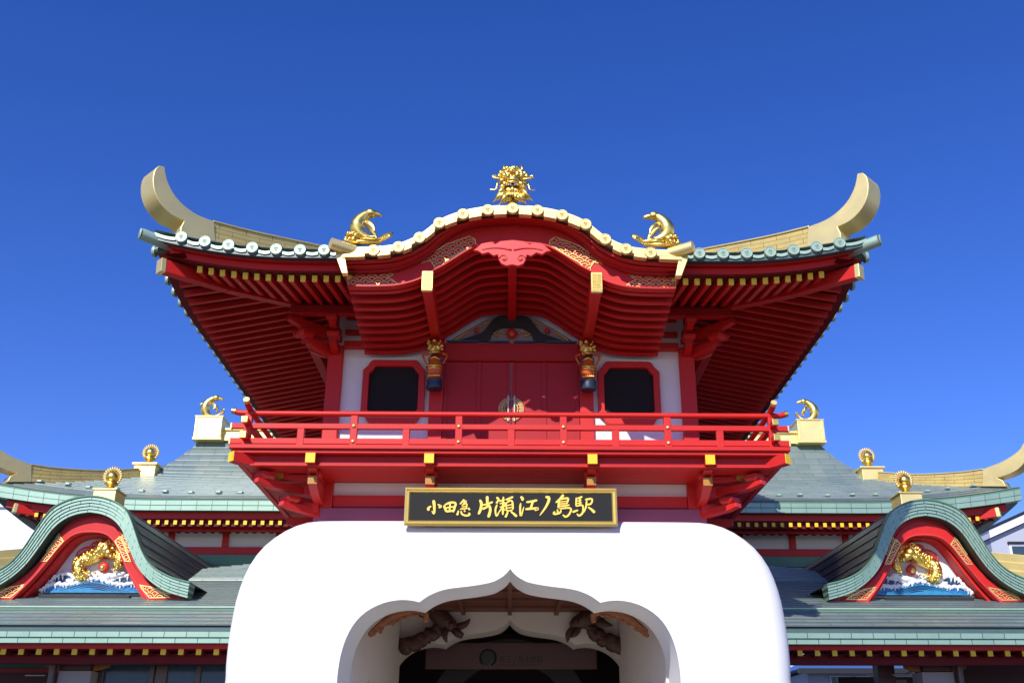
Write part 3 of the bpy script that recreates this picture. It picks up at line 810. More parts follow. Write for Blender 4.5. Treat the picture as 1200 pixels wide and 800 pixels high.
m.build('scroll', M['pink'], pn, smooth='all')
m = MB()
for s in (-1, 1): m.lathe([(.001, 0), (.02, 0), (.02, .01), (.001, .02)], (0, 0, 0), 10)
m.v = [(q[0] + (-.17 if i < len(m.v) / 2 else .17), YG - .12 - q[2], q[1] + Z_(306, YG)) for i, q in enumerate(m.v)]
m.build('stud', M['gild'], pn)

def kp(u, v): return (X_(598 + u, v, YG), Z_(v, YG))
for s in (-1, 1):
    pa = [kp(192, 320.5), (kp(136, 319.5)), (kp(141, 324)), (kp(146, 326)), (kp(140, 329)), (kp(133, 334)), (kp(138, 336.5)), kp(192, 337)]
    pb = [kp(44, 281), kp(50, 277), kp(78, 287), kp(100, 302), kp(106, 309), kp(96, 306), kp(91, 313), kp(93, 319), kp(84, 313), kp(79, 307), kp(60, 296), kp(49, 289), kp(42, 290)]
    for pl in (pa, pb):
        filigree([(s * x, z) for x, z in pl], YG + .004, .24, BB, 'gold_fitting', m='filig', wd=.012)

# ---- balcony
YB, XB = 19.5, 5.55
z_top, z_mid, z_bot = 7.42, 7.335, 7.26
m = MB(); m.box(-XB, XB, YB, 29.6, z_mid, z_top); m.build('balcony_floor', M['red'], TW, bevel=.012)
m = MB(); m.box(-XB + .06, XB - .06, YB + .06, 29.55, z_bot, z_mid - .002); m.build('balcony_edge_board', M['red'], TW, bevel=.012)
m = MB(); m.box(-XB + .2, XB - .2, YB + .25, 29.5, z_bot - .19, z_bot - .002); m.build('balcony_fascia', M['redmatt'], TW, bevel=.008)
m = MB(); m.box(-XB + .17, XB - .17, YB + .185, YB + .3, z_bot - .225, z_bot - .192); m.box(-XB + .17, -XB + .28, YB + .31, 29.4, z_bot - .225, z_bot - .192); m.box(XB - .28, XB - .17, YB + .31, 29.4, z_bot - .225, z_bot - .192); m.build('balcony_lip', M['red'], TW, bevel=.008)
m = MB()
for i in range(5):
    y0 = YB + .31 + i * .238; m.box(-XB + .29, XB - .29, y0, y0 + .233, z_bot - .215, z_bot - .193)
m.build('balcony_soffit', M['red'], TW, bevel=.004)
# wall under the balcony
for s in (-1, 1):
    m = MB(); m.box(min(s * 1.75, s * 3.69), max(s * 1.75, s * 3.69), YW - .02, YW + .058, zz(595), zz(581)); m.build('wall_beam', M['red'], TW, bevel=.012)
m = MB(); m.box(-1.75, 1.75, YW - .025, YW + .058, zz(595), zz(581)); m.build('wall_beam', M['red'], TW, bevel=.012)
m = MB(); m.box(-3.7, 3.7, YW - .05, YW + .055, zz(566), zz(553)); m.build('wall_beam', M['redmatt'], TW, bevel=.012)
m = MB(); m.box(-4.06, 4.06, YW - .09, YW + .057, 5.95, zz(596.5)); m.build('plinth', M['mauve'], TW, bevel=.012)
m = MB(); m.box(-4.03, -3.86, YW + .06, 28.1, 5.95, zz(596.5)); m.box(3.86, 4.03, YW + .06, 28.1, 5.95, zz(596.5)); m.build('plinth', M['mauve'], TW, bevel=.012)
bzt = z_bot - .0
for xx in (-3.94, -1.61, 1.61, 3.94):
    m = MB(); m.box(xx - .09, xx + .09, YB + .05, YW - .1, z_bot - .195, z_bot - .003 + 0); 
    m.v = [(q[0], q[1], q[2]) for q in m.v]
    o = m.build('joist', M['red'], TW, bevel=.01)
    c = MB(); c.box(xx - .096, xx + .096, YB + .025, YB + .049, z_bot - .2, z_bot - .005); c.build('end_cap', M['yellow'], o, bevel=.005)
    block((xx, YB + .62, z_bot - .36), .27, .13)
    put_arm(arm(1.02, z_bot - .365, .36, .19, .75), (xx, YW - .05), (0, -1), .18, 'bracket_arm', capm='ochre')
    put_arm(arm(1.2, z_bot - .2, .14, .19, .3), (xx, YW - .05), (0, -1), .17, 'bracket_arm')
for s in (-1, 1):
    dg = Vector((s, -1, 0)).normalized()
    o = put_arm([(0, z_bot - .005), (2.22, z_bot - .005), (2.22, z_bot - .2), (2.0, z_bot - .22), (0, z_bot - .26)], (s * 3.9, YW + .06), (s, -1), .19, 'joist', capm='yellow')
    put_arm([(0, z_bot - .42), (1.62, z_bot - .42), (1.62, z_bot - .50), (1.4, z_bot - .55), (0, z_bot - .60)], (s * 3.9, YW + .06), (s, -1), .18, 'bracket_arm', capm='pink')
    put_arm([(0, z_bot - .78), (1.0, z_bot - .78), (1.0, z_bot - .86), (.8, z_bot - .91), (0, z_bot - .98)], (s * 3.9, YW + .06), (s, -1), .18, 'bracket_arm', capm='pink')
    block(Vector((s * 3.9, YW + .06, z_bot - .415)) + dg * 1.42, .3, .14, d=(s, -1)); block(Vector((s * 3.9, YW + .06, z_bot - .775)) + dg * .8, .3, .13, d=(s, -1))
    block((s * 4.75, YW - .62, z_bot - .345), .3, .14, m='ochre')
    put_arm(arm(1.05, z_bot - .36, .22, .18, .8), (s * 3.95, YW - .3), (s, -.12), .12, 'bracket_arm', capm='ochre')
    put_arm(arm(.7, z_bot - .70, .18, .18, .8), (s * 3.95, YW - .15), (s, -.1), .12, 'bracket_arm', capm='ochre')
    put_arm(arm(1.05, z_bot - .30, .3, .18, .8), (s * 3.95, YW + .9), (s, 0), .16, 'bracket_arm', capm='ochre')
    put_arm(arm(1.3, z_bot - .30, .36, .18, .8), (s * 3.95, 24), (s, 0), .16, 'bracket_arm', capm='ochre')
    q = MB(); q.bar((s * 3.95, YW - .62, z_bot - .29), (s * 5.25, YW - .62, z_bot - .29), .12, .12); q.build('tie_beam', M['red'], TW, bevel=.01)

# railing (its own thing would not move apart from the balcony: parts of the tower)
YRL, XRL = 19.72, 5.27
zt_, zm_, zb_ = Z_(486, YRL), Z_(501, YRL), Z_(518.5, YRL)
ov = .33
def toprail(axis, s=0):
    m = MB()
    if axis == 'x':
        pts = [(-XRL - ov, YRL, zt_ + .05), (-XRL - .2, YRL, zt_ + .012), (-XRL + .2, YRL, zt_)] + [(x, YRL, zt_) for x in (-2, 0, 2)] + [(XRL - .2, YRL, zt_), (XRL + .2, YRL, zt_ + .012), (XRL + ov, YRL, zt_ + .05)]
    else:
        pts = [(s * XRL, YRL - ov, zt_ + .17), (s * XRL, YRL - .18, zt_ + .10), (s * XRL, YRL + .3, zt_ + .07), (s * XRL, 24, zt_ + .06), (s * XRL, 29.3, zt_ + .06)]
    m.tube(pts, .058, 14); o = m.build('top_rail', M['red'], TW, smooth=40)
    if axis == 'x':
        for k in (-1, 1):
            c = MB(); e = Vector((k * (XRL + ov), YRL, zt_ + .05)); c.tube([e + Vector((-k * .05, 0, -.008)), e + Vector((k * .02, 0, .003))], .0625, 14); c.build('end_cap', M['gild'], o, smooth=40)
    else:
        c = MB(); e = Vector((s * XRL, YRL - ov, zt_ + .17)); c.tube([e + Vector((0, .05, -.02)), e + Vector((0, -.02, .01))], .0625, 14); c.build('end_cap', M['paleg'], o, smooth=40)
toprail('x'); toprail('y', -1); toprail('y', 1)
for z, h_ in ((zm_, .11), (zb_, .12)):
    m = MB(); m.box(-XRL - ov, XRL + ov, YRL - .05, YRL + .05, z - h_ / 2, z + h_ / 2); o = m.build('rail', M['red'], TW, bevel=.01)
    for k in (-1, 1):
        c = MB(); c.box(min(k * (XRL + ov - .02), k * (XRL + ov + .012)), max(k * (XRL + ov - .02), k * (XRL + ov + .012)), YRL - .054, YRL + .054, z - h_ / 2 - .004, z + h_ / 2 + .004); c.build('end_cap', M['paleg'], o, bevel=.006)
    for s in (-1, 1):
        m = MB(); m.box(s * XRL - .055, s * XRL + .055, YRL - ov, YRL - .052, z - h_ / 2 + .045, z + h_ / 2 + .045); m.box(s * XRL - .055, s * XRL + .055, YRL + .052, 29.3, z - h_ / 2 + .045, z + h_ / 2 + .045)
        o = m.build('rail', M['red'], TW, bevel=.01)
        c = MB(); c.box(s * XRL - .064, s * XRL + .064, YRL - ov - .012, YRL - ov + .06, z - h_ / 2 + .035, z + h_ / 2 + .055); c.build('end_cap', M['gild'], o, bevel=.008)
stud = MB(); stud.lathe([(.001, .035), (.022, .03), (.036, .018), (.04, 0)][::-1], n=12); stud.v = [(q[0], -q[2], q[1]) for q in stud.v]
stud_me = stud.mesh('stud', M['paleg'], 'all')
def post(x, y, z0, z1, studs, wd=.14):
    m = MB(); m.box(x - wd / 2, x + wd / 2, y - .06, y + .06, z0, z1); o = m.build('rail_post', M['red'], TW, bevel=.01)
    for z in studs: put('stud', stud_me, o, (x, y - .06, z))
for x in (-3.15, -1.05, 1.05, 3.15): post(x, YRL, z_top + .004, zt_ - .05, (zm_, zb_ - .01))
for x in (-4.2, -2.1, 0, 2.1, 4.2): post(x, YRL, z_top + .004, zm_ - .056, ())
for s in (-1, 1):
    post(s * XRL, YRL, z_top + .004, zt_ - .02, (), .15)
    for i, y in enumerate((21.8, 23.9, 26, 28.1)): post(s * XRL, y, z_top + .004, zt_ + .02, ())
    for y in (20.75, 22.85, 24.95, 27.05): post(s * XRL, y, z_top + .004, zm_ - .012, ())

# ================================================================== STATION WINGS
YM = 30.5; XM = 15.63; KM = 4.65                      # middle roof eave line, its outer corner, half depth
ZM = 8.97
def hm(k): return .43 * k + .055 * max(0, k - 1.8) ** 3
def upm(x, k): return .46 * max(0, (x - 10.6) / 5.0) ** 2 * max(0, 1 - k / 4.0)
YL = 22.0; ZL = 4.23; XL = 16.6; YT = 32.3            # lower roof
def zlow(y): return 4.77 + (y - 23.2) * .303
YD = 24.0; XD = X_(1085.5, 590, YD); YB2 = YD + .24
rcap = MB(); rcap.box(-.052, .052, -.012, .02, -.062, .062); RCAP = rcap.mesh('end_cap', M['yellow'])
rmid = MB(); rmid.box(-.05, .05, 0, 1.3, -.06, .06); RMID = rmid.mesh('rafter', M['soffitshade'])  # rafter sides darkened too, painting in the shade of the recess

def wing(s, label):
    W = thing('station_wing', (s * 10, 27, 0), label, 'building', 'station wings either side of the gate')
    fx = lambda x, z, y: (s * x, y, z)
    # ---- middle roof: front, side and back slopes in lapped courses
    NR = 22
    def courses(face):
        m = MB()
        for i in range(NR):
            k0, k1 = KM * i / NR, KM * (i + 1) / NR
            rows, uvs = [], []
            for k, lift in ((k0, -.004), (k0, .026), (k1, .0)):
                pr, ur = [], []
                N = 30
                for j in range(N + 1):
                    t = j / N
                    if face == 'front': x, y, uu = t * (XM - k), YM + k, t * (XM - k)
                    elif face == 'back': x, y, uu = t * (XM - k), YM + 2 * KM - k, t * (XM - k)
                    else: x, y, uu = XM - k, YM + k + t * (2 * KM - 2 * k), k + t * (2 * KM - 2 * k)
                    e = upm(x + k if face != 'side' else 10.6 + 5 * max(0, 1 - (y - YM - k) / 5), k)
                    if face == 'back': e = 0
                    pr.append((s * x, y, ZM + hm(k) + e + lift)); ur.append((uu, k * 1.15 + (0 if lift > 0 else -.001)))
                rows.append(pr); uvs.append(ur)
            m.grid(rows, uvs)
        return m
    for face in ('front', 'side', 'back'): courses(face).build('roof', M['slate'], W)
    # eave band of mint copper shingles with a dark green drip line above
    xs = [XM * i / 40 for i in range(41)]
    for dz0, dz1, dy, mm, nm in ((.0, -.05, .0, 'verdigris', 'eave_edge'), (-.052, -.20, -.015, 'mint', 'eave_band'), (-.202, -.36, -.004, 'mint', 'eave_band')):
        m = MB(); a_ = [Vector((x, ZM + .01 + dz0 + upm(x, 0))) for x in xs]; b_ = [Vector((x, ZM + .01 + dz1 + upm(x, 0) * .93)) for x in xs]
        m.strip(a_, b_, YM + dy, YM + .3, fx)
        for i, pl in enumerate((a_, b_, a_, b_)):
            for j in range(41): m.uv[i * 41 + j] = (pl[j].x + (.23 if dy > 0 else 0), .155 if i % 2 == 0 else .003)
        m.build(nm, M[mm], W)
        m = MB(); ys = [YM + .31 + 9 * i / 20 for i in range(21)]
        ee = lambda y: .46 * max(0, 1 - (y - YM) / 5) ** 2
        a_ = [Vector((y, ZM + .01 + dz0 + ee(y))) for y in ys]; b_ = [Vector((y, ZM + .01 + dz1 + ee(y))) for y in ys]
        m.strip(a_, b_, -dy, -.3, lambda x, z, y: (s * (XM + y), x, z))
        for i, pl in enumerate((a_, b_, a_, b_)):
            for j in range(21): m.uv[i * 21 + j] = (pl[j].x, .155 if i % 2 == 0 else .003)
        m.build(nm, M[mm], W)
    # under the eave
    m = MB(); b0 = [Vector((x, ZM - .345 + upm(x, 0) * .9)) for x in xs[:-1]]; m.strip(b0, [Vector((q.x, Z_(609, YM + .27) + upm(q.x, 0) * .85)) for q in b0], YM + .27, YM + .36, fx); m.build('fascia', M['red'], W)
    m = MB(); m.strip(sh(b0, -.03), sh(b0, -.09), YM + .31, YT + .3, fx); m.build('soffit', M['soffitshade'], W)
    for i in range(41):
        x = 4.6 + i * .262
        if x > 14.9: break
        z = Z_(613, YM + .25) + upm(x, 0) * .85
        o = put('rafter', RMID, W, (s * x, YM + .3, z)); put('end_cap', RCAP, o, (s * x, YM + .3, z))
    m = MB(); m.strip([Vector((x, Z_(606, YM + .4) + upm(x, 0) * .8)) for x in xs[8:39]], [Vector((x, Z_(618, YM + .4) + upm(x, 0) * .8)) for x in xs[8:39]], YM + .4, YM + .44, fx); m.build('light_stop_board', M['soffitshade'], W)  # added dark board that stops sunlight passing between the rafters
    m = MB(); m.box(min(s * 3, s * 14.0), max(s * 3, s * 14.0), YM + .9, YM + 1.05, Z_(623, YM + .9), Z_(617, YM + .9)); m.build('eave_beam', M['red'], W, bevel=.01)
    h = MB(); a_ = Vector((s * (XM - .72), YM + .1, ZM - .28)); b_ = Vector((s * (XM - 3.2), YT, ZM - .5)); h.bar(a_, b_, .22, .26); o = h.build('hip_rafter', M['red'], W, bevel=.012)
    c = MB(); d = (b_ - a_).normalized(); c.bar(a_ - d * .02, a_ + d * .09, .235, .275); c.build('end_cap', M['gold'], o, bevel=.01)
    # upper wall with panels
    m = MB(); m.box(min(s * 4.2, s * 13.3), max(s * 4.2, s * 13.3), YT + .05, YT + .2, 7.2, 8.75); m.box(min(s * 13.1, s * 13.3), max(s * 13.1, s * 13.3), YT + .2, YT + 6, 7.2, 8.75); m.build('wall', M['panel'], W)
    m = MB(); m.box(min(s * 4.2, s * 13.33), max(s * 4.2, s * 13.33), YT - .04, YT + .048, Z_(651, YT), Z_(642, YT)); m.build('wall_beam', M['red'], W, bevel=.01)
    m = MB(); m.box(min(s * 4.2, s * 13.33), max(s * 4.2, s * 13.33), YT - .03, YT + .048, Z_(624.5, YT), 8.7); m.build('wall_beam', M['red'], W, bevel=.01)
    for u in (930, 993, 1056, 868):
        x = X_(u, 632, YT); m = MB(); m.box(s * x - .1, s * x + .1, YT - .035, YT + .047, Z_(642, YT) + .002, Z_(624.5, YT) - .002); m.build('wall_post', M['red'], W, bevel=.008)
    m = MB(); m.box(min(s * 4.2, s * 13.3), max(s * 4.2, s * 13.3), YT - .1, YT + .04, Z_(656, YT) - .2, Z_(651.5, YT)); m.build('roof_flashing', M['verdigris'], W)
    # gold ridge and hip ridges
    zr = ZM + hm(KM)
    YC = YM + KM
    m = MB(); xb = XM - KM
    m.box(min(s * 0, s * (xb - .1)), max(s * 0, s * (xb - .1)), YC - .22, YC + .22, zr - .1, zr + .12); m.box(min(s * 0, s * (xb - .1)), max(s * 0, s * (xb - .1)), YC - .17, YC + .17, zr + .12, zr + .28); m.box(min(s * 0, s * (xb - .1)), max(s * 0, s * (xb - .1)), YC - .25, YC + .25, zr + .28, zr + .36)
    m.build('ridge', M['gold'], W, bevel=.012)
    bw = (X_(962, 500, YC) - X_(931, 500, YC)) / 2; bx = (X_(962, 500, YC) + X_(931, 500, YC)) / 2; bz0, bz1 = Z_(514, YC - .4), Z_(491, YC - .4)
    m = MB(); m.box(s * bx - bw, s * bx + bw, YC - .45, YC + .45, bz0, bz1); m.box(s * bx - bw - .03, s * bx + bw + .03, YC - .48, YC + .48, bz1 + .002, bz1 + .05)
    m.box(s * bx - bw - .03, s * bx + bw + .03, YC - .48, YC + .48, bz0 - .1, bz0 - .002)
    for a_ in (-1, 1): m.box(s * bx + a_ * (bw - .05) - .05, s * bx + a_ * (bw - .05) + .05, YC - .475, YC - .452, bz0 + .002, bz1)
    m.build('ridge_end_box', M['gold'], W, bevel=.012)
    # corner ridge + horn: right-hand side pixels mirrored to the left-hand convention
    mi = lambda pl: [(1196 - u, v) for u, v in pl]
    hi = mi([(1203, 516), (1199, 523), (1190, 530.5), (1175, 539), (1155, 546.5)])
    ho = mi([(1203, 516), (1209, 518), (1209, 528), (1203, 541), (1190, 551), (1172, 557)])
    hn = mi([(1179, 560), (1183, 567), (1155, 567)])
    rt = mi([(1155, 547), (1125, 551), (1075, 553.5), (1030, 551)])
    rb = mi([(1155, 567), (1125, 567.5), (1075, 566), (1030, 561.5)])
    T = .5
    horn(XM, YM, s, T, hi, ho, hn, rt, rb, W, conv=lambda u, v: Vector(hipk(u, v, XM - T / 2 * .7071, YM - T / 2 * .7071)))
    fk, fz = hipk(1196 - 1021, 557, XM, YM)
    q = Vector((s * (XM - fk), YM + fk, fz)); d = Vector((s, -1, 0)).normalized()
    m = MB(); m.box(q.x - .36, q.x + .36, q.y - .36, q.y + .36, q.z - .42, q.z + .22); m.box(q.x - .42, q.x + .42, q.y - .42, q.y + .42, q.z + .222, q.z + .285); m.build('ridge_end_box', M['gold'], W, bevel=.012)
    FIN.append((s, q + Vector((0, 0, .29)), 'corner'))
    # snow guards
    sg = MB(); sg.prism([(-.11, 0), (.11, 0), (.06, -.1), (-.06, -.1)], 0, .05, lambda x, z, y: (x, z, y)); SG = sg.mesh('snow_guard', M['minttile'])
    for i in range(13):
        x = 5.2 + i * .78 + .05 * math.sin(i * 2.1); k = .75 + (.1 if i % 2 else 0)
        put('snow_guard', SG, W, (s * x, YM + k, ZM + hm(k) + upm(x + k, k) + .035))
    # ---- lower roof
    m = MB(); NR2 = 34
    def lowpt(x, y): return (s * x, y, zlow(y))
    for i in range(NR2):
        y0, y1 = 23.2 + (YT - 23.2) * i / NR2, 23.2 + (YT - 23.2) * (i + 1) / NR2
        rows, uvs = [], []
        for y, lift in ((y0, -.004), (y0, .022), (y1, 0)):
            x1 = XL - (y - YL)
            rows.append([(s * (4.9 + (x1 - 4.9) * j / 20), y, zlow(y) + lift) for j in range(21)]); uvs.append([(4.9 + (x1 - 4.9) * j / 20, (y - 23.2) * .895 + (0 if lift > 0 else -.001)) for j in range(21)])
        m.grid(rows, uvs)
    m.build('lower_roof', M['slate'], W)
    m = MB()                                          # the outer hip slope of the lower roof
    for i in range(NR2):
        k0, k1 = 1.2 + (YT - 23.2) * i / NR2, 1.2 + (YT - 23.2) * (i + 1) / NR2
        m.grid([[(s * (XL - k), YL + k + (12 - k) * j / 4, zlow(YL + k) + l) for j in range(5)] for k, l in ((k0, -.004), (k0, .022), (k1, 0))], [[(YL + k + (12 - k) * j / 4, k) for j in range(5)] for k in (k0, k0, k1 - .001)])
    m.build('lower_roof', M['slate'], W)
    m = MB()
    for i in range(5):                                # skirt in front, one step lower
        y0, y1 = YL + 1.3 * i / 5, YL + 1.3 * (i + 1) / 5
        m.grid([[(s * (4.9 + (XL - 4.9) * j / 20), y, ZL + .03 + (y - YL) * .40 + l) for j in range(21)] for y, l in ((y0, -.004), (y0, .022), (y1, 0))], [[(4.9 + (XL - 4.9) * j / 20, (y - YL) * .92) for j in range(21)] for y in (y0, y0, y1 - .001)])
    m.build('roof_skirt', M['slate'], W)
    xs2 = [4.9, XL]
    def hor(nm, mm, y0, y1, z0, z1, uvm=True, off=0):
        m = MB(); N = 30; xx = [4.9 + (XL - 4.9) * j / N for j in range(N + 1)]
        m.strip([Vector((x, z1)) for x in xx], [Vector((x, z0)) for x in xx], y0, y1, fx)
        for i in range(4):
            for j in range(N + 1): m.uv[i * (N + 1) + j] = (xx[j] + off, .15 if i % 2 == 0 else .002)
        return m.build(nm, M[mm], W)
    zs = zlow(23.2)
    hor('step_edge', 'verdigris', 23.14, 23.3, zs - .10, zs - .003); hor('step_cap', 'minttile', 23.12, 23.22, zs - .0, zs + .03)
    hor('eave_gap', 'tilegreen', YL + .05, YL + .4, ZL - .10, ZL + .012)
    hor('eave_band', 'mint', YL - .03, YL + .35, ZL - .215, ZL - .102); hor('eave_band', 'mint', YL + .0, YL + .35, ZL - .33, ZL - .218, off=.23)
    hor('fascia', 'red', YL + .19, YL + .30, Z_(760.5, YL + .22), ZL - .30)
    z1 = Z_(760.5, YL + .22)
    for i in range(36):
        x = 5.37 + i * .3665
        if x > 16: break
        z = z1 - .075
        z = Z_(764, YL + .3); o = put('rafter', RMID, W, (s * x, YL + .28, z)); put('end_cap', RCAP, o, (s * x, YL + .28, z))
    hor('eave_board', 'soffitshade', YL + .345, YL + .9, z1 - .01, z1 + .03)
    hor('eave_beam', 'soffitshade', YL + .6, YL + .85, Z_(777.5, YL + .6), Z_(766, YL + .6))
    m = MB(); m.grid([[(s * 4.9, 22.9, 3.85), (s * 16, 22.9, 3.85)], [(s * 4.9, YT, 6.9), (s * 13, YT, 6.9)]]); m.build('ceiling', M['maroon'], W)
    # gold ridge over the outer hip of the lower roof
    m = MB()
    for lev in range(4):
        a_ = Vector((s * (XL - 1.2), YL + 1.2, zlow(23.2) + .15 + lev * .21)); b_ = Vector((s * (XL - 4.9), YL + 4.9, zlow(26.9) + .22 + lev * .21))
        m.bar(a_, b_, .44 - .05 * lev, .205)
    m.build('lower_hip_ridge', M['gold'], W, bevel=.01)
    # ---- arched dormer
    dz = lambda v: Z_(v, YD)
    dxx = lambda u, v: XD - X_(1086 - u, v, YD) if u else 0
    dzb = lambda v: Z_(v, YB2)
    dxb = lambda u, v: XD - X_(1086 - u, v, YB2) if u else 0
    ou = mirror(spline([(dxx(u, v), dz(v)) for u, v in [(0, 585), (14, 586.5), (28, 591), (40, 599), (47, 611), (53, 628), (60, 648), (69, 663), (82, 673), (99, 680.5), (116, 685)]], 36))
    bl = mirror(spline([(dxx(u, v), dz(v)) for u, v in [(0, 602), (13, 604.5), (26, 611), (36, 623), (44, 643), (54, 665), (69, 682), (88, 694), (112, 701.5)]], 36))
    blb = mirror(spline([(dxb(u, v), dzb(v)) for u, v in [(0, 602), (13, 604.5), (26, 611), (36, 623), (44, 643), (54, 665), (69, 682), (88, 694), (112, 701.5)]], 36))
    ia = mirror(spline([(dxb(u, v), dzb(v)) for u, v in [(0, 625), (12, 626), (22, 631), (30, 642), (40, 662), (51, 682), (66, 704)]], 36))
    ctr = lambda pl: [Vector((q.x + XD, q.y)) for q in pl]
    ou, bl, ia, blb = ctr(ou), ctr(bl), ctr(ia), ctr(blb)
    # green front band as lapped layers
    m = MB(); n5 = 5
    for i in range(n5):
        t0, t1 = i / n5, (i + 1) / n5
        a_, b_ = lerpc(ou, bl, t0), lerpc(ou, bl, t1)
        n0 = len(m.v)
        m.strip(a_, b_, YD - .10 + .022 * i, YD + .35, fx)
        L = [0]
        for j in range(1, len(a_)): L.append(L[-1] + (a_[j] - a_[j - 1]).length)
        for q in range(4):
            for j in range(len(a_)): m.uv[n0 + q * len(a_) + j] = (L[j] + .23 * (i % 2), .15 if q % 2 == 0 else .003)
    m.build('dormer_band', M['mint'], W)
    m = MB(); m.strip(sh(ou, .035), sh(ou, .003), YD - .13, YD + .2, fx); m.build('dormer_edge', M['verdigris'], W, smooth=40)
    # curved dormer roof in lapped courses along the curve
    m = MB(); op2 = [q + Vector((0, .0)) for q in ou]; NS = len(op2); yb = YT + .3
    L = [0]
    for j in range(1, NS): L.append(L[-1] + (op2[j] - op2[j - 1]).length)
    mid = NS // 2
    for half_ in (range(mid, NS - 1), range(mid, 0, -1)):
        idx = list(half_); step = 1 if idx[1] > idx[0] else -1
        for j0 in range(0, len(idx)):
            j = idx[j0]; a_, b_ = op2[j], op2[j + step]
            fr0, fr1 = (j0 % 3) / 3, (j0 % 3 + 1) / 3
            t = (b_ - a_).normalized(); nn = Vector((-t.y, t.x)) * (1 if step > 0 else -1)
            if nn.y < 0: nn = -nn
            A, B = a_ + nn * (.006 + .026 * fr0), b_ + nn * (.006 + .026 * fr1)
            m.grid([[(s * A.x, y, A.y) for y in (YD + .2, 27, yb)], [(s * B.x, y, B.y) for y in (YD + .2, 27, yb)]], [[(y, L[j]) for y in (YD, 27, yb)], [(y, L[j + step]) for y in (YD, 27, yb)]])
            if j0 % 3 != 2: continue
            C = b_ + nn * .006
            m.grid([[(s * B.x, y, B.y) for y in (YD + .2, yb)], [(s * C.x, y, C.y) for y in (YD + .2, yb)]])
    m.build('dormer_roof', M['slatedark'], W)
    # red bargeboard and its recess
    m = MB(); m.strip(lerpc(blb, ia, 0.0), lerpc(blb, ia, .30), YB2 + .06, YB2 + .3, fx); m.build('dormer_moulding', M['red'], W, smooth=40)
    m = MB(); m.strip(lerpc(blb, ia, .302), lerpc(blb, ia, .93), YB2 + .0, YB2 + .2, fx); DB = m.build('dormer_bargeboard', M['red'], W, smooth=40)
    m = MB(); m.strip(lerpc(blb, ia, .932), ia, YB2 - .02, YB2 + .2, fx); m.build('bargeboard_edge', M['pink'], W, smooth=40)
    m = MB(); i2 = [Vector((XD + (q.x - XD) * .93, q.y - .04)) for q in ia]; m.strip(lerpc(i2, ia, .75), i2, YB2 + .2, YB2 + .62, fx); m.build('dormer_soffit', M['red'], W, smooth=40)
    m = MB(); cl = [Vector((q.x, max(q.y, 4.9))) for q in ia]; m.strip(cl, [Vector((q.x, 4.8)) for q in cl], YB2 + .6, YB2 + .66, fx); m.build('dormer_back', M['panel'], W)
    m = MB(); m.box(min(s * (XD - 1.05), s * (XD + 1.05)), max(s * (XD - 1.05), s * (XD + 1.05)), YB2 + .205, YB2 + .6, zlow(YD) - .1, dzb(697)); m.build('dormer_sill', M['slatedark'], W, bevel=.01)
    for k in (-1, 1):
        half_ = [q for q in range(NS)]
        # gold filigree along the shoulders and at the feet
        for t0, t1, e0, e1 in ((.30, .52, .06, .95), (.80, .985, .1, .95)):
            i0, i1 = [int(mid + (NS - 1 - mid) * t) * 1 for t in (t0, t1)]
            ids = range(i0, i1 + 1)
            if k < 0: ids = [NS - 1 - i for i in ids]
            ids = list(ids)
            A = [blb[i].lerp(ia[i], .34) for i in ids]; B = [blb[i].lerp(ia[i], .9) for i in ids]
            poly = [(q.x, q.y) for q in A + B[::-1]]
            filigree(poly, YB2 - .014, .25, DB, 'gold_fitting', m='filig', wd=.015, f=fx)
            filigree([(p.x, p.y) for p in [blb[i].lerp(ia[i], .03) for i in ids[:max(4, len(ids) * 2 // 3)]] + [blb[i].lerp(ia[i], .27) for i in ids[:max(4, len(ids) * 2 // 3)]][::-1]], YB2 + .045, .22, DB, 'gold_fitting', m='filig', wd=.012, f=fx)
    # gold box on the dormer top
    bx2 = X_(1066, 590, YD + .9); q = Vector((s * bx2, YD + .9, dz(586) + .02)); q.z = Z_(577 + 6, YD + .9)
    m = MB(); m.box(q.x - .27, q.x + .27, q.y - .33, q.y + .33, q.z - .55, q.z + .07); m.box(q.x - .3, q.x + .3, q.y - .36, q.y + .36, q.z + .072, q.z + .11); m.build('ridge_end_box', M['gold'], W, bevel=.012)
    FIN.append((s, q + Vector((0, 0, .11)), 'dormer'))
    DORM.append((s, XD, YB2, dzb(697.5), ia))
    # ---- ground floor under the eave
    zc = 3.6
    YP = 23.2
    def pxbox(nm, mm, u0, u1, v0, y0, y1, z0=0, bev=.01):
        x0, x1 = X_(u0, 790, y0), X_(u1, 790, y0); m = MB(); m.box(min(s * x0, s * x1), max(s * x0, s * x1), y0, y1, z0, Z_(v0, y0)); return m.build(nm, M[mm], W, bevel=bev)
    pxbox('pier', 'granite', 1085, 1123, 786, YP, YP + .6)
    m = MB(); xp = X_(1104, 780, YP); m.box(s * xp - .33, s * xp + .33, YP + .05, YP + .55, Z_(785.5, YP), 3.9); m.build('pier_head', M['maroon'], W, bevel=.01)
    for k in (-1, 1): 
        put_arm(arm(.36, 3.62, .16, .1, .9), (s * xp + k * .33, YP + .2), (k, 0), .08, 'bracket_arm', 'carveorange', W)
    # brown door frame beyond the pier
    y0 = YP - .1; xa = X_(1128, 780, y0)
    m = MB(); m.tube([(s * xa, y0, 0), (s * xa, y0, Z_(767, y0))], .075, 10); m.tube([(s * (xa - .05), y0, Z_(767, y0)), (s * 14, y0, Z_(767, y0))], .075, 10)
    for xk in (1.7, 3.4): m.tube([(s * (xa + xk), y0, 0), (s * (xa + xk), y0, Z_(768, y0))], .05, 8)
    m.build('entrance_frame', M['brown'], W, smooth=40)
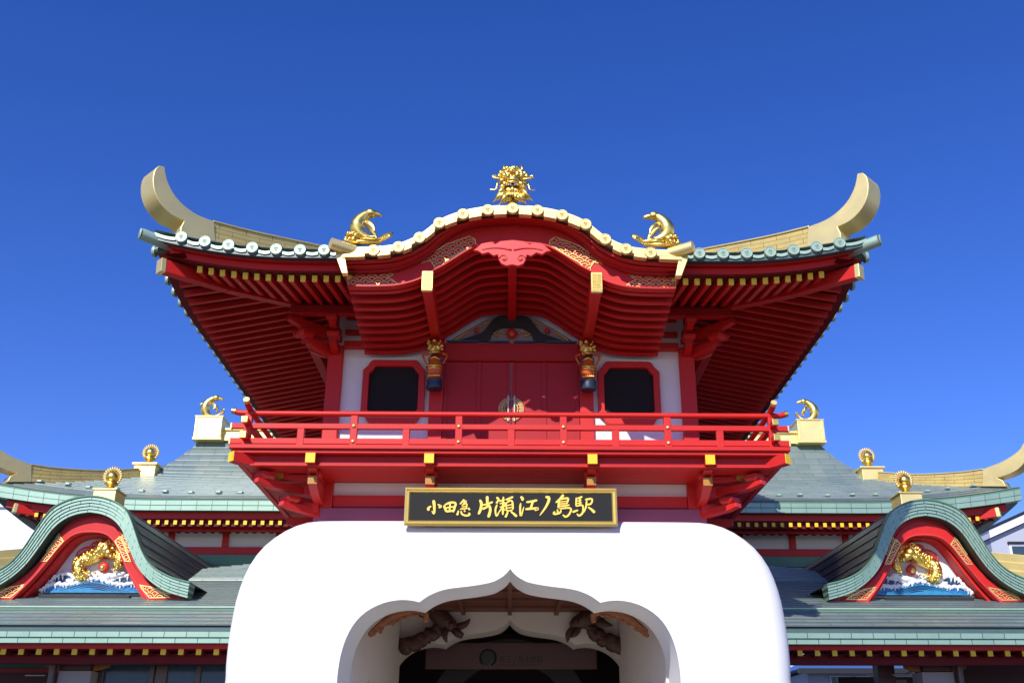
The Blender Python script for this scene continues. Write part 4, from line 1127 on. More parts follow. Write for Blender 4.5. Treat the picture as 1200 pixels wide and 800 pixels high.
    if s < 0:
        for u0, u1, mm in ((1196 - 126, 1196 - 120, 'brown'), (1196 - 199, 1196 - 186, 'brown'), (1196 - 184, 1196 - 178, 'brown'), (1196 - 238, 1196 - 232, 'brown')):
            pxbox('post', mm, u0, u1, 779, YP + .4, YP + .5)
        x0, x1 = X_(1196 - 275, 790, YP + .5), X_(1120, 790, YP + .5)
        m = MB(); m.box(s * x1, s * x0, YP + .45, YP + .46, .1, 3.6); m.build('glazing', M['glass'], W)
        yb_ = 27.5
        m = MB(); m.box(-15, -5.6, yb_, yb_ + .2, 0, 6); m.build('back_wall', M['maroon'], W)  # dark wall colour paints in the dimness of the shop interior
        m = MB(); m.box(-15, -5.6, yb_ - .05, yb_ - .002, Z_(783, yb_), Z_(777, yb_)); m.build('green_strip', M['greenstripe'], W)
        m = MB(); m.box(-15, -5.6, yb_ - .05, yb_ - .002, Z_(788.5, yb_), Z_(783.5, yb_)); m.build('red_strip', M['redstripe'], W)
        for u0, u1 in ((198, 220), (222, 240), (242, 262)):
            x0, x1 = X_(u0, 795, yb_ - .3), X_(u1, 795, yb_ - .3); zt = Z_(788, yb_ - .3)
            m = MB(); m.prism([(x0, .2), (x1, .2), (x1, zt - .15), ((x0 + x1) / 2, zt), (x0, zt - .12)], yb_ - .3, yb_ - .26); m.build('wall_panel', M['housegrey'], W)
        for u0, u1, v in ((158, 178, 791.5), (35, 58, 791), (140, 152, 792)):
            x0, x1 = X_(u0, v, 26.5), X_(u1, v, 26.5); m = MB(); m.box(x0, x1, 26.5, 26.56, Z_(v + 1.2, 26.5), Z_(v, 26.5)); m.build('light_rail', M['housewhite'], W)
        m = MB(); m.box(-15, -5.6, 23.8, 27.4, 3.75, 3.8)
    else:
        pxbox('post', 'maroon', 1033, 1053, 770, YP + .8, YP + 1.15)
        pxbox('pier', 'granite', 1047, 1066, 795, YP + 1.4, YP + 1.9)
        m = MB(); m.box(X_(1085, 790, 27), 16, 27, 27.2, 0, 6.2); m.build('back_wall', M['maroon'], W)  # added wall, its dark colour standing for the unlit interior
        m = MB(); m.box(X_(985, 795, 26.9), X_(1084, 795, 26.9), 26.9, 27, 0, Z_(792, 26.9)); m.build('back_wall', M['black'], W)
        # a steel gutter bracket crossing the gap
        a_ = P(1066, 789, YP + .3); b_ = P(1080, 781, YP + .3); c_ = P(1089, 780, YP + .3)
        m = MB(); m.tube([a_ - Vector((.3, 0, .0)), a_, b_, c_], .025, 8); m.tube([c_ + Vector((-.03, 0, -.02)), c_ + Vector((.04, 0, .02))], .055, 10); m.build('gutter_bracket', M['steel'], W, smooth=40)
        for u0, u1, v in ((1010, 1040, 799), (1046, 1075, 796), (940, 1000, 803)):
            x0, x1 = X_(u0, v, 27), X_(u1, v, 27); m = MB(); m.box(x0, x1, 27, 27.1, Z_(v + 3, 27), Z_(v - 3, 27)); m.build('fence_rail', M['black'], W)
    return W
FIN, DORM = [], []
wing(-1, 'left red station wing with grey copper roofs and an arched dormer, shop glass below')
wing(1, 'right red station wing with grey copper roofs and an arched dormer, open posts below')

# ================================================================== OBJECTS
# ---- name board with brush lettering
YS = 19.89
BD = thing('name_board', P(598, 616, YS), 'long black name board in a gold frame, yellow brush writing, hung above the arch', 'sign')
sx0, sx1, sz0, sz1 = X_(474, 593, YS), X_(723, 593, YS), Z_(615.5, YS), Z_(571.5, YS)
fw = .098
m = MB(); m.box(sx0 + fw, sx1 - fw, YS + .035, YS + .06, sz0 + fw, sz1 - fw); m.build('board', M['signblack'], BD)
def frame_piece(pl):
    m = MB(); m.v = []
    prof = [(0, .09), (0, .0), (.35, -.02), (.55, .015), (.8, .0), (1, .03), (1, .09)]
    a_, b_, ia_, ib_ = pl
    vs = []
    for t, y in prof:
        for p_, q_ in ((a_, ia_), (b_, ib_)):
            r_ = Vector(p_).lerp(Vector(q_), t); vs.append((r_.x, YS + y, r_.y))
    n_ = len(prof)
    fs = [(2 * i, 2 * i + 1, (2 * i + 3) % (2 * n_), (2 * i + 2) % (2 * n_)) for i in range(n_)]
    fs += [tuple(2 * i for i in range(n_)), tuple(2 * i + 1 for i in range(n_ - 1, -1, -1))]
    m.add(vs, fs); return m.build('frame', M['signgold'], BD)
o4 = [(sx0, sz0), (sx1, sz0), (sx1, sz1), (sx0, sz1)]; i4 = [(sx0 + fw, sz0 + fw), (sx1 - fw, sz0 + fw), (sx1 - fw, sz1 - fw), (sx0 + fw, sz1 - fw)]
for k in range(4): frame_piece((o4[k], o4[(k + 1) % 4], i4[k], i4[(k + 1) % 4]))
for x in (-1.3, 1.3):
    m = MB(); m.box(x - .05, x + .05, YS + .092, YA + .95, sz1 - .18, sz1 - .12); m.build('hanger', M['black'], BD)
def letter(origin, strokes):
    m = MB()
    for n_, (pts, wd) in enumerate(strokes):
        w_ = wd if isinstance(wd, tuple) else (wd, wd)
        N = 16
        pp = spline([(p[0], p[1]) for p in pts], N) if len(pts) > 1 else None
        top, bot = [], []
        for i in range(N):
            t = pp[min(i + 1, N - 1)] - pp[max(i - 1, 0)]; nn = Vector((-t.y, t.x)).normalized()
            f = i / (N - 1); ww = w_[0] + (w_[1] - w_[0]) * f
            e = min(1, .5 + min(i, N - 1 - i) * .3); ww *= e * 1.16
            a_, b_ = pp[i] + nn * ww / 2, pp[i] - nn * ww / 2
            for lst, q in ((top, a_), (bot, b_)):
                r_ = P(origin[0] + q.x / 10, origin[1] + q.y / 10, YS + .03); lst.append(Vector((r_.x, r_.z)))
        m.strip(top, bot, YS + .02 - n_ * .0006, YS + .036)
    m.build('letter', M['letter'], BD)
A_, B_ = (490, 575), (600, 575)
letter(A_, [([(178, 112), (187, 180), (186, 270), (158, 238)], (34, 14)), ([(152, 182), (116, 208), (126, 234)], (16, 28)), ([(226, 162), (268, 184), (238, 200)], (14, 22))])
letter(A_, [([(300, 172), (312, 205), (330, 246)], 24), ([(308, 168), (375, 140), (436, 148), (424, 200), (408, 254)], (20, 24)), ([(372, 146), (366, 240)], 17), ([(322, 202), (424, 186)], 15), ([(322, 246), (418, 234)], 20)])
letter(A_, [([(538, 102), (515, 128), (486, 158)], (20, 14)), ([(515, 130), (560, 122), (522, 164)], (14, 18)), ([(506, 170), (564, 152), (562, 212)], (13, 16)), ([(508, 190), (560, 182)], 11), ([(488, 217), (574, 206)], 14), ([(472, 232), (455, 288)], (14, 24)), ([(500, 236), (512, 274), (560, 292), (602, 280), (590, 258)], (18, 20)), ([(536, 228), (548, 248)], 16), ([(582, 202), (604, 226)], 18)])
letter(A_, [([(718, 105), (738, 150), (728, 220), (704, 276)], (28, 26)), ([(805, 62), (808, 172)], (30, 24)), ([(738, 168), (800, 158), (872, 130)], (14, 22)), ([(748, 216), (790, 196), (840, 168)], (24, 18)), ([(832, 168), (842, 230), (820, 312)], (24, 30))])
letter(A_, [([(915, 74), (940, 104), (920, 128)], (24, 18)), ([(908, 130), (930, 146)], 16), ([(922, 160), (902, 225), (916, 296), (950, 236)], (20, 14)), ([(942, 124), (1012, 102)], 15), ([(996, 68), (990, 150), (990, 282)], (20, 22)), ([(950, 152), (1012, 138), (1006, 190)], 13), ([(952, 190), (1006, 182)], 12), ([(984, 192), (944, 250)], (16, 12)), ([(992, 200), (1012, 230)], 14),
             ([(1020, 106), (1066, 88), (1110, 70)], (18, 22)), ([(1066, 92), (1046, 130)], 14), ([(1028, 134), (1032, 238)], 17), ([(1028, 140), (1094, 118), (1108, 222)], (16, 22)), ([(1038, 172), (1096, 160)], 11), ([(1036, 204), (1098, 192)], 11), ([(1034, 238), (1102, 224)], 14), ([(1050, 244), (1020, 312)], (18, 24)), ([(1080, 240), (1118, 270), (1154, 302)], (16, 28))])
letter(B_, [([(96, 66), (122, 92), (108, 110)], (24, 26)), ([(98, 142), (92, 200), (100, 298), (136, 184)], (22, 12)), ([(162, 132), (230, 122), (292, 108)], (20, 24)), ([(240, 124), (216, 202)], 23), ([(152, 214), (230, 206), (308, 204), (262, 228)], (24, 22))])
letter(B_, [([(388, 68), (430, 84), (402, 170), (322, 288)], (34, 12))])
letter(B_, [([(600, 42), (560, 92), (508, 136)], (30, 18)), ([(548, 100), (540, 200)], 22), ([(560, 98), (650, 84), (642, 138)], (16, 22)), ([(556, 126), (640, 118)], 11), ([(552, 150), (650, 144)], 13), ([(540, 180), (612, 172), (672, 162)], (18, 16)), ([(550, 206), (682, 200), (670, 268), (626, 302), (592, 276)], (16, 22)), ([(498, 238), (488, 268), (556, 256), (572, 216)], (22, 18)), ([(528, 214), (534, 254)], 16)])
letter(B_, [([(750, 74), (746, 172)], 16), ([(758, 88), (820, 64)], (14, 22)), ([(792, 78), (792, 166)], 14), ([(756, 116), (812, 104)], 12), ([(750, 146), (816, 132)], 13), ([(744, 178), (822, 166), (826, 250), (784, 288), (758, 264)], (16, 22)), ([(706, 246), (772, 222)], (24, 16)), ([(852, 98), (932, 92), (920, 148), (862, 156)], (20, 18)), ([(872, 106), (862, 190), (836, 252)], (18, 16)), ([(886, 184), (930, 216), (968, 252)], (14, 30))])

# ---- dark banner of the aquarium inside the hall
YQ = 29.4
QB = thing('hall_sign', P(598, 783, YQ), 'dark maroon sign beam with near black writing and a round emblem inside the passage', 'sign')
m = MB(); m.box(X_(500, 770, YQ), X_(700, 770, YQ), YQ, YQ + .12, Z_(783.5, YQ), Z_(753, YQ)); m.build('board', M['signmaroon'], QB)
def textpart(body, u, v, hpx, wpx, name):
    cu = bpy.data.curves.new('text', 'FONT'); cu.body = body; cu.size = 1; cu.extrude = .02; cu.align_x = 'LEFT'
    o = bpy.data.objects.new('text', cu); COL.objects.link(o); bpy.context.view_layer.update()
    me = bpy.data.meshes.new_from_object(o.evaluated_get(bpy.context.evaluated_depsgraph_get()))
    bpy.data.objects.remove(o)
    xs = [q.co.x for q in me.vertices]; ys = [q.co.y for q in me.vertices]
    if not xs: return
    x0, z0 = X_(u, v, YQ), Z_(v + hpx, YQ); kx = (X_(u + wpx, v, YQ) - x0) / (max(xs) - min(xs)); kz_ = (Z_(v, YQ) - z0) / (max(ys) - min(ys))
    ax, ay = min(xs), min(ys)
    for q in me.vertices: q.co = (x0 + (q.co.x - ax) * kx, YQ - .004 - max(0, q.co.z) * .3, z0 + (q.co.y - ay) * kz_)
    me.name = name; me.materials.clear(); me.materials.append(M['black']); put(name, me, QB)
textpart('新江ノ島水族館', 586, 767.5, 9, 50.5, 'lettering')
textpart('ENOSHIMA AQUARIUM', 586, 777.5, 2.2, 50.5, 'lettering')
m = MB(); c_ = P(572, 772, YQ - .01)
m.prism([(c_.x + .24 * math.cos(t) * (1 - .25 * max(0, math.sin(t * .5))), c_.z + .27 * math.sin(t) - .04) for t in [math.pi * (.05 + 1.1 * k / 14) for k in range(15)]][::1] + [(c_.x + .02, c_.z - .16), (c_.x + .20, c_.z + .02)], YQ - .012, YQ - .003)
m.tube([c_ + Vector((.02 + .21 * math.cos(t), 0, .03 + .21 * math.sin(t))) for t in [math.pi * (-.35 + 1.6 * k / 20) for k in range(21)]], .035, 6)
m.build('emblem', M['black'], QB)

# ---- golden dragon mask on the gable
S = (X_(599, 220, 17.75) - X_(598, 220, 17.75)) * 1.0
DG = thing('dragon_statue', P(598, 245, 17.75), 'golden roaring dragon head with horns and curled whiskers on the gable top', 'statue')
DG.location.z = Z_(244, 17.75)
def dq(a_, b_, y=0): return Vector(((a_ - 385) / 10 * S, y, (640 - b_) / 10 * S))
d_ = S / 10
m = MB(); m.blob(dq(385, 255, .02), 140 * d_, 3, .2, (1.12, .8, .9), 2.5)
for a_, b_, r_ in [(300, 178, 34), (342, 140, 30), (385, 165, 36), (427, 140, 30), (468, 185, 34), (245, 196, 30), (522, 200, 30), (225, 232, 26), (545, 232, 26), (340, 200, 30), (430, 205, 30), (385, 215, 34), (285, 235, 30), (490, 240, 30), (320, 255, 24), (450, 255, 24)]:
    m.blob(dq(a_, b_, -.06 - .04 * (1 - abs(a_ - 385) / 180)), r_ * 1.15 * d_, 2, .35, (1, 1, 1.05), 2)
m.blob(dq(385, 312, -.12), 62 * d_, 2, .25, (1.25, 1.1, .7), 3); m.blob(dq(352, 322, -.17), 22 * d_, 2); m.blob(dq(418, 322, -.17), 22 * d_, 2)
m.blob(dq(385, 425, .03), 128 * d_, 3, .25, (1.0, .62, 1.0), 3); m.blob(dq(350, 445, -.1), 34 * d_, 2, .4); m.blob(dq(420, 445, -.1), 34 * d_, 2, .4); m.blob(dq(385, 425, -.1), 30 * d_, 2, .4)
m.tube([dq(310, 372, -.12), dq(345, 350, -.16), dq(385, 345, -.17), dq(425, 350, -.16), dq(460, 372, -.12)], [16 * d_, 20 * d_, 22 * d_, 20 * d_, 16 * d_], 8)
m.tube([dq(385, 480, .04), dq(385, 580, .06), dq(385, 650, .08)], [70 * d_, 50 * d_, 64 * d_], 12)
rnd = random.Random(21)
for i in range(22):
    a_ = 285 + 200 * rnd.random(); b_ = 165 + 120 * rnd.random()
    m.blob(dq(a_, b_, -.14 - .06 * (1 - abs(a_ - 385) / 130)), (20 + 16 * rnd.random()) * d_, 2, .3)
for s in (-1, 1):
    m.tube([dq(385 + s * 18, 285, -.21), dq(385 + s * 55, 262, -.22), dq(385 + s * 105, 270, -.17)], [13 * d_, 19 * d_, 9 * d_], 8)
    m.blob(dq(385 + s * 95, 350, -.08), 44 * d_, 2, .3)
loc_part('head', m, M['gild'], DG, smooth='all')
m = MB()
for s in (-1, 1):
    X = lambda a_: 385 + s * (a_ - 385)
    h = MB(); h.tube([dq(X(478), 210, -.08), dq(X(492), 150, -.09), dq(X(486), 84, -.10)], [24 * d_, 20 * d_, 9 * d_], 8); loc_part('horn', h, M['gild'], DG, smooth='all')
    h = MB(); h.tube(spline([dq(X(470), 300, -.12), dq(X(540), 298, -.14), dq(X(600), 285, -.14), dq(X(625), 262, -.13), dq(X(600), 248, -.12), dq(X(582), 262, -.12)], 18), [16 * d_ - .35 * d_ * i for i in range(18)], 8)
    loc_part('whisker', h, M['gild'], DG, smooth='all')
    h = MB(); h.tube(spline([dq(X(560), 310, -.05), dq(X(572), 370, -.06), dq(X(590), 420, -.07), dq(X(655), 415, -.06)], 14), [14 * d_ - .6 * d_ * i for i in range(14)], 8)
    loc_part('whisker', h, M['gild'], DG, smooth='all')
    m.blob(dq(X(436), 288, -.16), 15 * d_, 2)
loc_part('eyes', m, M['foam'], DG, smooth='all')
m = MB()
rnd = random.Random(3)
for s in (-1, 1):
    for a_, b_, a2, b2 in [(490, 330, 560, 430), (480, 380, 600, 520), (480, 420, 640, 590), (470, 450, 590, 570), (450, 470, 555, 625), (430, 480, 505, 600), (410, 485, 455, 575), (500, 290, 560, 350)]:
        X = lambda q: 385 + s * (q - 385)
        y0 = -.02 - .1 * rnd.random()
        mid_ = dq(X((a_ + a2) / 2 - 12), (b_ + b2) / 2 + 12, y0 - .05)
        a2 = a_ + (a2 - a_) * .86; b2 = b_ + (b2 - b_) * .92
        m.tube([dq(X(a_), b_, y0), mid_, dq(X(a2), b2, y0 + .02)], [34 * d_, 27 * d_, 5 * d_], 7)
for k in range(7): m.tube([dq(325 + k * 20, 470, -.12), dq(322 + k * 21, 505, -.15), dq(318 + k * 22, 545, -.13)], [15 * d_, 13 * d_, 2 * d_], 7)
loc_part('mane', m, M['gild'], DG, smooth='all')
m = MB(); m.blob(dq(385, 385, -.09), 46 * d_, 2, 0, (1.2, .8, .6)); loc_part('mouth', m, M['carvebrown'], DG, smooth='all')
m = MB()
for a_ in (335, 360, 410, 435): m.tube([dq(a_, 362, -.15), dq(a_, 392, -.16)], [9 * d_, 2 * d_], 6)
loc_part('teeth', m, M['foam'], DG, smooth='all')

# ---- leaping dolphins
def dolphin(name, kind, loc, mir, label, S, group):
    root = thing(name, loc, label, 'statue', group)
    V = lambda a_, b_, y=0: Vector((mir * a_ * S, y * S, -b_ * S))       # a to the right, b down, in the drawing's own units
    if kind == 'gable':
        path = [(640, 640), (540, 630), (420, 604), (325, 545), (288, 455), (312, 350), (385, 262), (465, 218), (535, 228), (580, 240), (625, 250)]
        rad = [14, 28, 48, 66, 80, 88, 82, 68, 46, 28, 17]
        flukes = [((620, 640), (700, 560), (785, 475), 55), ((620, 650), (700, 640), (770, 625), 40)]
        dorsal = [(265, 400), (240, 330), (212, 312), (310, 300)]
        fin = [(400, 370), (470, 430), (530, 500), (550, 585)]
        eye, o0 = (490, 212), (450, 690)
    else:
        path = [(560, 470), (520, 520), (440, 555), (330, 540), (250, 460), (225, 350), (260, 240), (340, 160), (430, 120), (500, 130), (560, 150), (600, 158)]
        rad = [12, 24, 40, 56, 66, 70, 68, 62, 54, 38, 22, 12]
        flukes = [((555, 480), (590, 420), (570, 360), 40), ((555, 480), (620, 450), (650, 400), 36)]
        dorsal = [(235, 300), (150, 250), (90, 300), (220, 400)]
        fin = [(380, 260), (430, 310), (450, 370), (420, 420)]
        eye, o0 = (430, 125), (400, 595)
    L = lambda a_, b_, y=0: V(a_ - o0[0], b_ - o0[1], y)
    pts = spline([L(*p) for p in path], 34)
    rr = spline([(i, r_) for i, r_ in enumerate(rad)], 34); rr = [q.y * S * (1.3 if kind == 'gable' else 1.5) for q in rr]
    m = MB(); m.tube(pts, rr, 14); m.blob(L(path[-4][0], path[-4][1] + 4), (86 if kind == 'gable' else 78) * S, 2, 0, (1.1, .9, .8))
    loc_part('body', m, M['gild'], root, smooth='all')
    m = MB()
    for a_, b_, c_, w_ in flukes:
        sgn = 1 if a_ == flukes[0][0] and w_ == flukes[0][3] else -1
        m.tube(spline([L(*a_), L(*b_, 55 * sgn), L(*c_, 95 * sgn)], 10), [(10 + w_ * math.sin(math.pi * (i + .6) / 10.4) * .8) * S for i in range(10)], 8, flat=.25)
    loc_part('tail_fluke', m, M['gild'], root, smooth='all')
    m = MB(); dd = [L(*p) for p in dorsal]; m.tube(spline([dd[3].lerp(dd[0], .5), dd[1], dd[2]], 8), [(46 - 6 * i) * S for i in range(8)], 8, flat=.3); loc_part('dorsal_fin', m, M['gild'], root, smooth='all')
    for sgn in (-1, 1):
        m = MB(); m.tube(spline([L(*fin[0], 60 * sgn), L(*fin[1], 95 * sgn), L(*fin[2], 110 * sgn), L(*fin[3], 115 * sgn)], 10), [(24 + 26 * math.sin(math.pi * i / 9)) * S * (1 - .06 * i) for i in range(10)], 8, flat=.3); loc_part('flipper', m, M['gild'], root, smooth='all')
        m = MB(); m.blob(L(eye[0], eye[1], 58 * sgn), 9 * S, 1); loc_part('eye', m, M['black'], root)
    if kind == 'gable':
        m = MB(); rnd = random.Random(5)
        for k in range(26):
            a_ = 140 + rnd.random() * 190; b_ = 690 - rnd.random() * (170 - abs(a_ - 215) * 1.2)
            m.blob(L(a_, b_, (rnd.random() - .5) * 160), (20 + 18 * rnd.random()) * S, 2, .4)
        for k in range(5): m.tube([L(150 + 36 * k, 640), L(158 + 36 * k, 560 - 20 * (k % 2)), L(170 + 36 * k, 520)], [22 * S, 16 * S, 3 * S], 7)
        m.tube([L(330, 655, 0), L(560, 655, 0)], 26 * S, 8, flat=3); m.tube([L(360, 622, -60), L(560, 622, -60), L(580, 640, -60), L(560, 665, -60), L(340, 665, -60)], 9 * S, 6)
        m.tube([L(120, 700), L(640, 690)], [40 * S, 20 * S], 8, flat=2)
        loc_part('wave_base', m, M['gild'], root, smooth='all')
    else:
        m = MB(); m.lathe([(90 * S, 0), (80 * S, 30 * S), (50 * S, 60 * S), (40 * S, 75 * S)], L(370, 620), 14); m.blob(L(360, 575), 46 * S, 2); loc_part('pedestal', m, M['gild'], root, smooth=40)
    return root
S1 = (X_(599, 268, YK + .1) - X_(598, 268, YK + .1)) / 12.2
for s in (-1, 1):
    b_ = P(395 + 450 / 13.33, 235 + 690 / 13.33, YK + .12)
    dolphin('dolphin_statue', 'gable', (s * abs(b_.x), b_.y, b_.z + .02), -s, 'golden dolphin rearing on the left end of the gold gable edge' if s < 0 else 'golden dolphin rearing on the right end of the gold gable edge', S1, 'golden dolphins on the roofs')
YC = YM + KM
S2 = (X_(599, 480, YC) - X_(598, 480, YC)) / 18.5
for s in (-1, 1):
    b_ = P(947, 491, YC - .1)
    dolphin('dolphin_statue', 'ridge', (s * (b_.x - .02), YC - .1, Z_(491, YC - .4) + .05), -s, 'golden dolphin curled on the gold ridge box left of the balcony rail' if s < 0 else 'golden dolphin curled on the gold ridge box right of the balcony rail', S2, 'golden dolphins on the roofs')

# ---- flaming jewel finials
def finial(loc, k, label):
    root = thing('jewel_finial', loc, label, 'ornament', 'golden jewel finials on the wing roofs')
    m = MB(); m.lathe([(.20, 0), (.21, .05), (.15, .09), (.10, .14), (.13, .19), (.20, .22), (.19, .26), (.1, .29)], n=18); m.v = [tuple(c * k for c in q) for q in m.v]; loc_part('lotus_base', m, M['gild'], root, smooth=40)
    m = MB(); m.lathe([(.05, .28), (.15, .33), (.19, .42), (.17, .51), (.10, .58), (.04, .63), (.005, .68)], n=18); m.v = [tuple(c * k for c in q) for q in m.v]; loc_part('jewel', m, M['gild'], root, smooth='all')
    m = MB()
    for i in range(20):
        t = -1.0 + (math.pi + 2.0) * i / 19; q = Vector((.235 * math.cos(t), .02, .45 + .235 * math.sin(t)))
        d = Vector((math.cos(t), 0, math.sin(t)))
        m.tube([q - d * .05, q + d * .02, q + d * .07 + Vector((0, 0, .02))], [.02, .036, .01], 6)
    m.tube([Vector((.22 * math.cos(t), .02, .45 + .22 * math.sin(t))) for t in [-1.1 + (math.pi + 2.2) * i / 24 for i in range(25)]], .018, 6)
    m.v = [tuple(c * k for c in q) for q in m.v]; loc_part('flame_halo', m, M['paleg'], root, smooth='all')
for s, q, kind in FIN:
    side = 'left' if s < 0 else 'right'
    finial(q, 1.0 if kind == 'corner' else .84, f'golden flaming jewel on the gold corner ridge box of the {side} wing' if kind == 'corner' else f'golden flaming jewel on the box topping the {side} arched dormer')

# ---- painted reliefs in the dormers
def relief(s, xd, yd, zsill, ia):
    side = 'left' if s < 0 else 'right'
    root = thing('dragon_relief', (s * xd, yd + .5, zsill), f'carved golden dragon with red flames over blue waves in the {side} dormer', 'relief', 'dragon reliefs in the dormers')
    yb = yd + .585
    def G(a_, b_, y=0):
        u, v = 1020 + a_ / 8.57, 620 + b_ / 8.57
        q = P(u, v, yd + .3)
        return Vector((s * q.x, yb - y, q.z))
    sc = X_(1087, 660, yd) - X_(1086, 660, yd); sc /= 8.57
    pt = lambda nm, m, mm, sm='all', par=root: put(nm, m.mesh(nm, M[mm], sm), par)
    def layer(top, y0, y1, mm):
        top = [(560 + (p[0] - 560) * 1.22, p[1]) for p in top]
        tt = spline([(p[0], p[1]) for p in top], 60); flat = [q.copy() for q in tt]
        tt = [Vector((q.x, q.y + 5 * math.sin(q.x * .11) + 4 * math.sin(q.x * .23))) for q in tt]
        a_ = [G(q.x, q.y) for q in tt]; b_ = [G(q.x, 640) for q in tt]
        m = MB(); m.strip([Vector((p.x, p.z)) for p in a_], [Vector((p.x, p.z)) for p in b_], yb - y1, yb - y0)
        return pt('wave', m, mm, 40), (flat if mm == 'wavelight' else tt)
    deep, t0 = layer([(120, 600), (150, 500), (220, 440), (300, 455), (450, 500), (600, 480), (700, 490), (780, 440), (860, 455), (930, 530), (990, 610)], .0, .07, 'wavedeep')
    midw, t1 = layer([(150, 610), (230, 540), (320, 550), (430, 530), (540, 490), (640, 520), (760, 550), (850, 550), (930, 560), (990, 610)], .075, .13, 'wave')
    fro, t2 = layer([(200, 632), (320, 606), (440, 560), (560, 535), (690, 560), (800, 600), (900, 628)], .135, .20, 'wavelight')
    rnd = random.Random(11)
    for par, tt, y, r0, ln in ((deep, t0, .08, 17, 46), (midw, t1, .14, 19, 42)):
        m = MB()
        for i, q in enumerate(tt):
            m.blob(G(q.x, q.y + 4, y), (r0 + 8 * rnd.random()) * sc, 1, .5)
            if i % 2 == 0:
                L = ln * (.5 + rnd.random()); m.tube([G(q.x, q.y + 6, y), G(q.x - 6 + 10 * rnd.random(), q.y + L * .6, y + .012), G(q.x - 10 + 16 * rnd.random(), q.y + L, y)], [11 * sc, 8 * sc, 2 * sc], 6)
        pt('foam', m, 'foam', par=par)
    m = MB()
    for a_, b_, r_ in [(300, 440, 42), (360, 465, 40), (420, 470, 44), (480, 480, 36), (560, 470, 40), (640, 460, 34), (740, 480, 40), (800, 520, 36), (860, 560, 30), (260, 560, 28), (330, 560, 26)]:
        m.blob(G(a_, b_, .1), r_ * sc, 2, .45, (1.2, .8, .8), 3)
    pt('foam_mass', m, 'foam')
    m = MB()
    for k in range(4):
        m.tube(spline([G(q.x, q.y + 12 + 17 * k, .203) for q in t2[5 + 5 * k:55 - 6 * k:6]], 30), [(5.5 * math.sin(math.pi * (i + .5) / 30) + .6) * sc for i in range(30)], 6)
    pt('wave_line', m, 'wavedeep', par=fro)
    body = spline([(650, 500), (700, 430), (690, 340), (610, 290), (530, 260), (470, 215), (410, 150), (345, 165), (305, 240), (290, 320), (320, 385)], 60)
    m = MB(); pts = [G(q.x, q.y, .14 + .06 * math.sin(i * .25)) for i, q in enumerate(body)]
    rr = [(40 + 32 * math.sin(math.pi * min(1, (i + 6) / 66))) * sc for i in range(60)]
    m.tube(pts, rr, 10)
    for i in range(1, 59):                            # scales stand out of the back and flanks
        for k in range(4):
            t = rnd.random() * 6.28; m.blob(pts[i] + Vector((math.cos(t) * rr[i] * .8, -abs(math.sin(t)) * rr[i] * .85 - .005, math.sin(t * 2) * rr[i] * .5)), rr[i] * .27, 1, .5)
    drg = pt('serpent_body', m, 'gild')
    m = MB()
    for a_, b_, r_, y in [(420, 215, 66, .27), (395, 255, 44, .30), (365, 285, 26, .28), (440, 170, 34, .24), (470, 240, 30, .24), (350, 200, 30, .22), (320, 150, 28, .2)]:
        m.blob(G(a_, b_, y), r_ * sc, 2, .6, (1, 1, .9), 2.5)
    pt('carved_head', m, 'gild', par=drg)
    m = MB()
    for a_, b_, r_, y in [(300, 360, 30, .18), (330, 400, 24, .18)]:
        m = MB(); m.blob(G(a_, b_, y), r_ * sc, 2, .6, (1, 1, .9), 2.5); pt('paw', m, 'gild', par=drg)
    for a_, b_, a2, b2 in [(440, 180, 520, 140), (430, 160, 470, 110), (380, 270, 330, 300), (600, 430, 560, 470), (620, 440, 600, 500), (540, 440, 520, 460), (330, 400, 290, 420), (345, 405, 330, 440)]:
        m = MB(); m.tube([G(a_, b_, .25), G((a_ + a2) / 2, (b_ + b2) / 2 - 8, .26), G(a2, b2, .24)], [13 * sc, 10 * sc, 3 * sc], 6); pt('claw', m, 'gild', par=drg)
    m = MB()
    for pl in [[(450, 120), (540, 125), (590, 150), (560, 172), (500, 165)], [(540, 185), (630, 178), (710, 215), (740, 270), (700, 300), (670, 330)], [(570, 255), (650, 240), (740, 262)], [(690, 375), (755, 360), (770, 385), (720, 420), (690, 420)], [(560, 240), (610, 215), (690, 245), (720, 300)], [(640, 400), (700, 385), (750, 380)], [(480, 290), (430, 285), (400, 275)]]:
        sp = spline([G(p[0], p[1], .1) for p in pl], 16); m.tube(sp, [(13 - .5 * i) * sc for i in range(16)], 7)
    pt('flame', m, 'flame')
    m = MB(); m.blob(G(455, 385, .16), 54 * sc, 3, 0, (1, .6, 1.05)); m.tube([G(455, 345, .16), G(450, 318, .16)], [30 * sc, 3 * sc], 8); prl = pt('pearl_flame', m, 'flame')
    m = MB(); m.blob(G(462, 392, .2), 30 * sc, 3); pt('pearl', m, 'gild', par=prl)
for a_ in DORM: relief(*a_)

